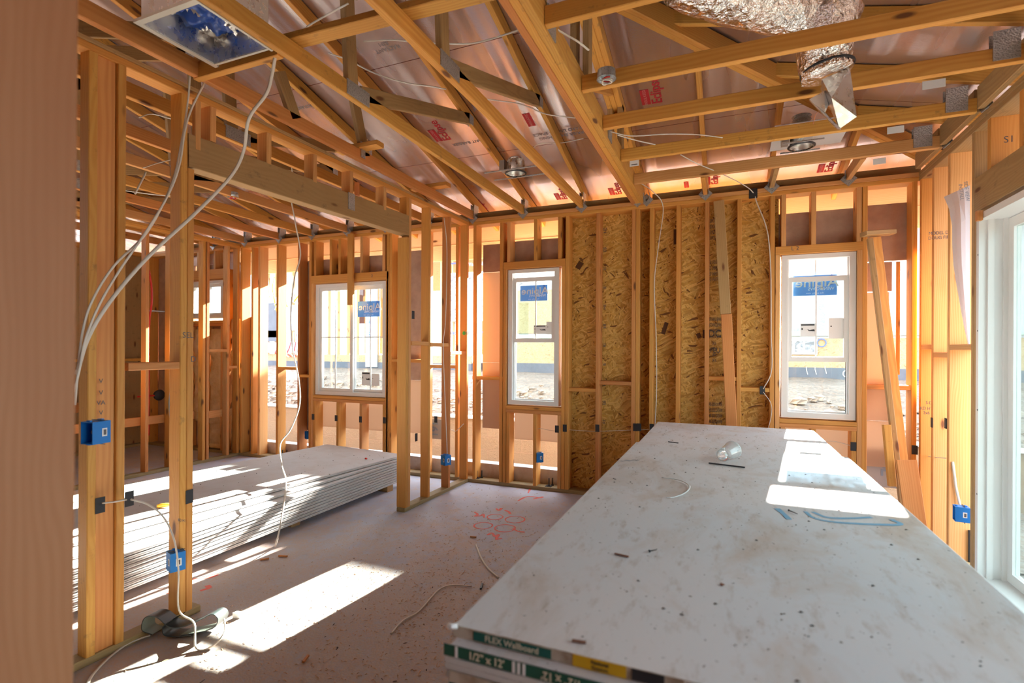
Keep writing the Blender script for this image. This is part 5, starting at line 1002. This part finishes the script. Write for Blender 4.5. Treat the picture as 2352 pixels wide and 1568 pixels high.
# neighbouring wrapped house
YH = 14.0; nh = thing('neighbouring_house', (-1.5, YH, .8), 'neighbouring house in white wrap on a grey foundation, with strand board band', 'house')
STEM = mat('grey foundation', (.34, .37, .43), .85); t = NT(STEM); t.set('Base Color', t.mix(t.rng(t.noise(t.obj(), 2.5, 5, .7), .35, .7), (.15, .16, .19), (.11, .12, .145)))
slab('foundation', -6.2, 12, YH, YH+6, .6, 1.11, STEM, nh); slab('strand_board_band', -6.2, 12, YH+.01, YH+.05, 1.11, 1.80, OSBP, nh); slab('wrapped_wall', -6.2, 12, YH, YH+.06, 1.80, 4.3, HW, nh)
slab('wrapped_return', -6.24, -6.18, YH+.05, YH+6, 1.11, 4.3, HW, nh)
mb = MB(); mb.prism([(-6.75, YH-.65, 4.67), (-6.75, YH+4.5, 7.19), (-6.75, YH+9.6, 4.57), (-6.75, YH+9.6, 4.77), (-6.75, YH+4.5, 7.39), (-6.75, YH-.65, 4.87)], (19, 0, 0)); mb.build('roof_slab', mat('roof paper', (.45, .38, .32)), nh); slab('eave_fascia', -6.75, 12.25, YH-.70, YH-.65, 4.40, 4.86, OUTW, nh); slab('eave_soffit', -6.75, 12.2, YH-.65, YH, 4.42, 4.46, OSBP, nh); slab('upper_wall', -6.2, 12, YH+.01, YH+.05, 4.3, 4.56, HW, nh)
REFL = mat('glass with painted reflections', (.22, .24, .28), .12); t = NT(REFL); t.set('Base Color', t.mix(t.rng(t.noise(t.scale(t.obj(), (1, 1, 2)), 3.2, 5, .7, 1.5), .42, .58), (.16, .16, .17), (.60, .64, .70)))  # pale patches in the base colour imitate reflections in the panes
def nwin(x0, x1, z0, z1, nv=1, nh_=2):
    w_ = MB(); f_ = .06; y_ = YH
    w_.box((x0-f_, y_-.03, z0-f_), (x1+f_, y_, z0)).box((x0-f_, y_-.03, z1), (x1+f_, y_, z1+f_)).box((x0-f_, y_-.03, z0), (x0, y_, z1)).box((x1, y_-.03, z0), (x1+f_, y_, z1))
    for k in range(nv): xx = x0+(x1-x0)*(k+1)/(nv+1); w_.box((xx-.02, y_-.02, z0), (xx+.02, y_-.004, z1))
    for k in range(nh_): zz_ = z0+(z1-z0)*(k+1)/(nh_+1); w_.box((x0, y_-.021, zz_-.02), (x1, y_-.003, zz_+.02))
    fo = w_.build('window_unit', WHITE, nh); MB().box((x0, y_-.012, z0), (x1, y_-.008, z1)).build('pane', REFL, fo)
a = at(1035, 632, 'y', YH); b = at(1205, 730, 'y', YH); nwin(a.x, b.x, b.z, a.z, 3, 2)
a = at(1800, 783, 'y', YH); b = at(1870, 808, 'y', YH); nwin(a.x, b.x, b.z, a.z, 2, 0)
slab('green_sill_flashing', -1, 8, YH-.06, YH-.02, 1.86, 1.93, mat('green flashing', (.42, .55, .42)), nh)
slab('paper_notice', at(1275, 785, 'y', YH).x, at(1290, 785, 'y', YH).x, YH-.03, YH-.005, 1.25, 1.75, PAPER, nh)
c1_, c2_ = at(1188, 668, 'y', YH), at(1272, 765, 'y', YH); slab('strand_board_patch', c1_.x, c2_.x, YH-.04, YH-.002, c2_.z, c1_.z, OSBP, nh)
for x_, y_, s_, sz, m_ in ((1098, 606, 'WaterBlock', .16, GREYINK), (1053, 764, 'WaterBlock', .15, BLUEINK), (1105, 762, 'WaterBlock Tenv', .08, BLUEINK), (1048, 604, 'WeatherBarrier', .09, BLUEINK), (1048, 740, 'lo', .16, BLK), (1830, 757, 'BLOCK AIR', .10, GREYINK)):
    c_ = at(x_, y_, 'y', YH-.01); text('wrap_lettering', s_, sz, frame(c_, (1, 0, 0), (0, 0, 1)), m_, nh, bold=.004)
for x_, y_, s_, sz in ((1888, 715, 'WaterBlock', .19), (1888, 612, 'Tenv', .17)): text('wrap_lettering', s_, sz, frame(at(x_, y_, 'y', YH-.01), (0, 0, 1), (-1, 0, 0)), GREYINK, nh, bold=.004)
MB().lathe([(.08, 0), (.10, 0), (.10, .01), (.08, .01)], frame(at(1887, 787, 'y', YH-.02), (1, 0, 0), (0, 0, 1)), 24).build('round_blue_emblem', BLUEINK, nh)
for x_, y_ in ((1852, 848), (1872, 848), (1895, 846)): p_ = at(x_, y_, 'y', YH-.01); MB().tube([p_+V((0, 0, .05)), p_, p_+V((.03, 0, -.12))], .007, 6).build('chalk_drip', PAPER, nh)
MB().lathe([(.07, 0), (.085, 0), (.085, .01), (.07, .01)], frame(at(1945, 858, 'y', YH-.02), (1, 0, 0), (0, 0, 1)), 20).build('chalk_arc', PAPER, nh)
# framed neighbour at the left
fh = thing('framed_house', (-13, YH, .8), 'half-framed neighbouring house with open studs, grey panels and hanging wires', 'house')
slab('foundation', -16.3, -7.2, YH, YH+8, .6, 1.06, STEM, fh); slab('rim_band', -16.3, -7.2, YH+.02, YH+.06, 1.06, 1.30, OSBP, fh)
def F(x_): return at(x_, 800, 'y', YH).x
k = 0
for i in range(34):
    x = -16.1+i*.41
    if x > -7.3: break
    bx('stud', x, x+.05, YH+.02, YH+.16, 1.30, 4.25, OUTW, fh)
for i in range(11): bx('stud', -16+i*.8, -15.9+i*.8, YH+4, YH+4.12, 1.3, 4.2, LUM, fh)
bx('top_plate', -16.3, -7.2, YH, YH+.16, 4.25, 4.36, OUTW, fh); MB().prism([(-16.3, YH-.65, 4.67), (-16.3, YH+4.5, 7.19), (-16.3, YH+9.6, 4.57), (-16.3, YH+9.6, 4.77), (-16.3, YH+4.5, 7.39), (-16.3, YH-.65, 4.87)], (9.45, 0, 0)).build('roof_slab', LUMD, fh); slab('eave_fascia', -16.3, -6.85, YH-.70, YH-.65, 4.4, 4.86, OUTW, fh)
slab('strand_board_infill', F(640), F(700), YH+4.2, YH+4.25, 2.6, 4.2, mat('dark red board', (.16, .05, .03)), fh)
for x0_, x1_, z0_, z1_, m_ in ((612, 640, 1.75, 3.15, STEM), (646, 700, 2.15, 3.05, mat('grey panel', (.42, .45, .50))), (600, 712, 3.15, 3.35, HW), (600, 712, 1.35, 1.72, HW), (612, 650, 1.9, 2.15, PAPER)):
    slab('utility_panel', F(x0_), F(x1_), YH-.08, YH-.01, z0_, z1_, m_, fh)
for i in range(16):
    x = F(602+i*7.2); z = 4.1; P = [V((x, YH-.04, z)), V((x+rnd.uniform(-.15, .15), YH-.1, z-rnd.uniform(.4, .8))), V((x+rnd.uniform(-.25, .25), YH-.1, z-rnd.uniform(.9, 1.3)))]
    MB().tube(smooth_path(P, 5), .018, 5).build('hanging_wire', CABLE if i % 4 else YEL, fh)
MB().lathe([(.05, 0), (.075, 0), (.075, .01), (.05, .01)], frame((F(611), YH-.1, 1.8), (1, 0, 0), (0, 0, 1)), 20).build('round_meter', BLK, fh)
for i in range(8): MB().tube(smooth_path([V((F(650+i*6), YH-.1, 2.1)), V((F(652+i*6), YH-.2, 1.6)), V((F(640+i*7), YH-.15, 1.35)), V((F(650+i*6), YH-.1, 1.2))], 5), .016, 5).build('hanging_wire', PAPER if i % 2 else REDP, fh)
slab('white_wrap_column', F(842), F(868), YH-.06, YH-.01, .9, 3.6, HW, fh); text('wrap_lettering', 'WaterBlock', .17, frame(at(851, 745, 'y', YH-.08), (0, 0, 1), (-1, 0, 0)), BLUEINK, fh, bold=.004)
# trees and post seen through the sliding door
bpst = thing('patio_post', (7.0, 13.6, .7), 'boxed porch post clad in strand board outside the sliding door', 'post')
a = at(2308, 800, 'y', 11.5); b = at(2332, 800, 'y', 11.5)
bx('post_core', a.x, b.x, 11.5, 11.75, .7, 5.3, OUTW, bpst); bx('strand_board_cladding', a.x-.02, b.x+.01, 11.46, 11.49, 4.1, 5.2, OSBP, bpst); bx('strand_board_cladding', a.x-.02, b.x+.01, 11.46, 11.49, .7, 1.7, OSBP, bpst)
LEAF = mat('leaf green', (.10, .20, .06), .7); BARK = mat('bark', (.16, .11, .07), .9)
for i, (x, y_, h, r_) in enumerate(((13.5, 20, 3.4, 1.9), (17.5, 24, 3.8, 2.3), (20.5, 20, 3.2, 2.0))):
    tr = thing('tree', (x, y_, .8), 'leafy green tree beyond the sliding door, '+('nearest the porch post', 'tallest, behind', 'farthest right')[i], 'tree', 'trees beyond the yard')
    MB().tube([(x, y_, .5), (x+.1, y_, 2.2), (x, y_, 3.2+h*.3)], [.18, .14, .08], 8).build('trunk', BARK, tr, smooth=True)
    mb = MB()
    for k in range(1500):
        d = V((rnd.gauss(0, 1), rnd.gauss(0, 1), rnd.gauss(0, .8))).normalized()*r_*rnd.uniform(.55, 1)*(1+.25*noise.noise(V((k*.01, x, 0)))); c_ = V((x, y_, 2.2+h*.55))+d
        e1 = V((rnd.uniform(-1, 1), rnd.uniform(-1, 1), rnd.uniform(-1, 1))).normalized()*.14; e2 = d.cross(e1).normalized()*.09
        mb.quad([c_-e1, c_+e2, c_+e1, c_-e2])
    mb.build('foliage', LEAF, tr)

# ------------------------------------------------------------------ light
W = bpy.data.worlds.new('world'); scn.world = W; W.use_nodes = True; bg = W.node_tree.nodes['Background']
bg.inputs[0].default_value = (.80, .89, 1.0, 1); bg.inputs[1].default_value = 2.2
sun = bpy.data.lights.new('sun', 'SUN'); so = bpy.data.objects.new('sun', sun); COL.objects.link(so)
sun.energy = 32; sun.angle = math.radians(.6); sun.color = (1, .93, .83)
so.rotation_euler = V((.118, 1, .469)).to_track_quat('Z', 'Y').to_euler()
vs = scn.view_settings; vs.view_transform = 'Standard'; vs.look = 'None'; vs.gamma = 1; vs.use_curve_mapping = False; vs.exposure = 1.65
cy = scn.cycles; cy.max_bounces = 10; cy.diffuse_bounces = 6; cy.glossy_bounces = 4; cy.transparent_max_bounces = 24; cy.transmission_bounces = 4
cy.use_denoising = True; cy.sample_clamp_indirect = 6; cy.caustics_reflective = False; cy.caustics_refractive = False
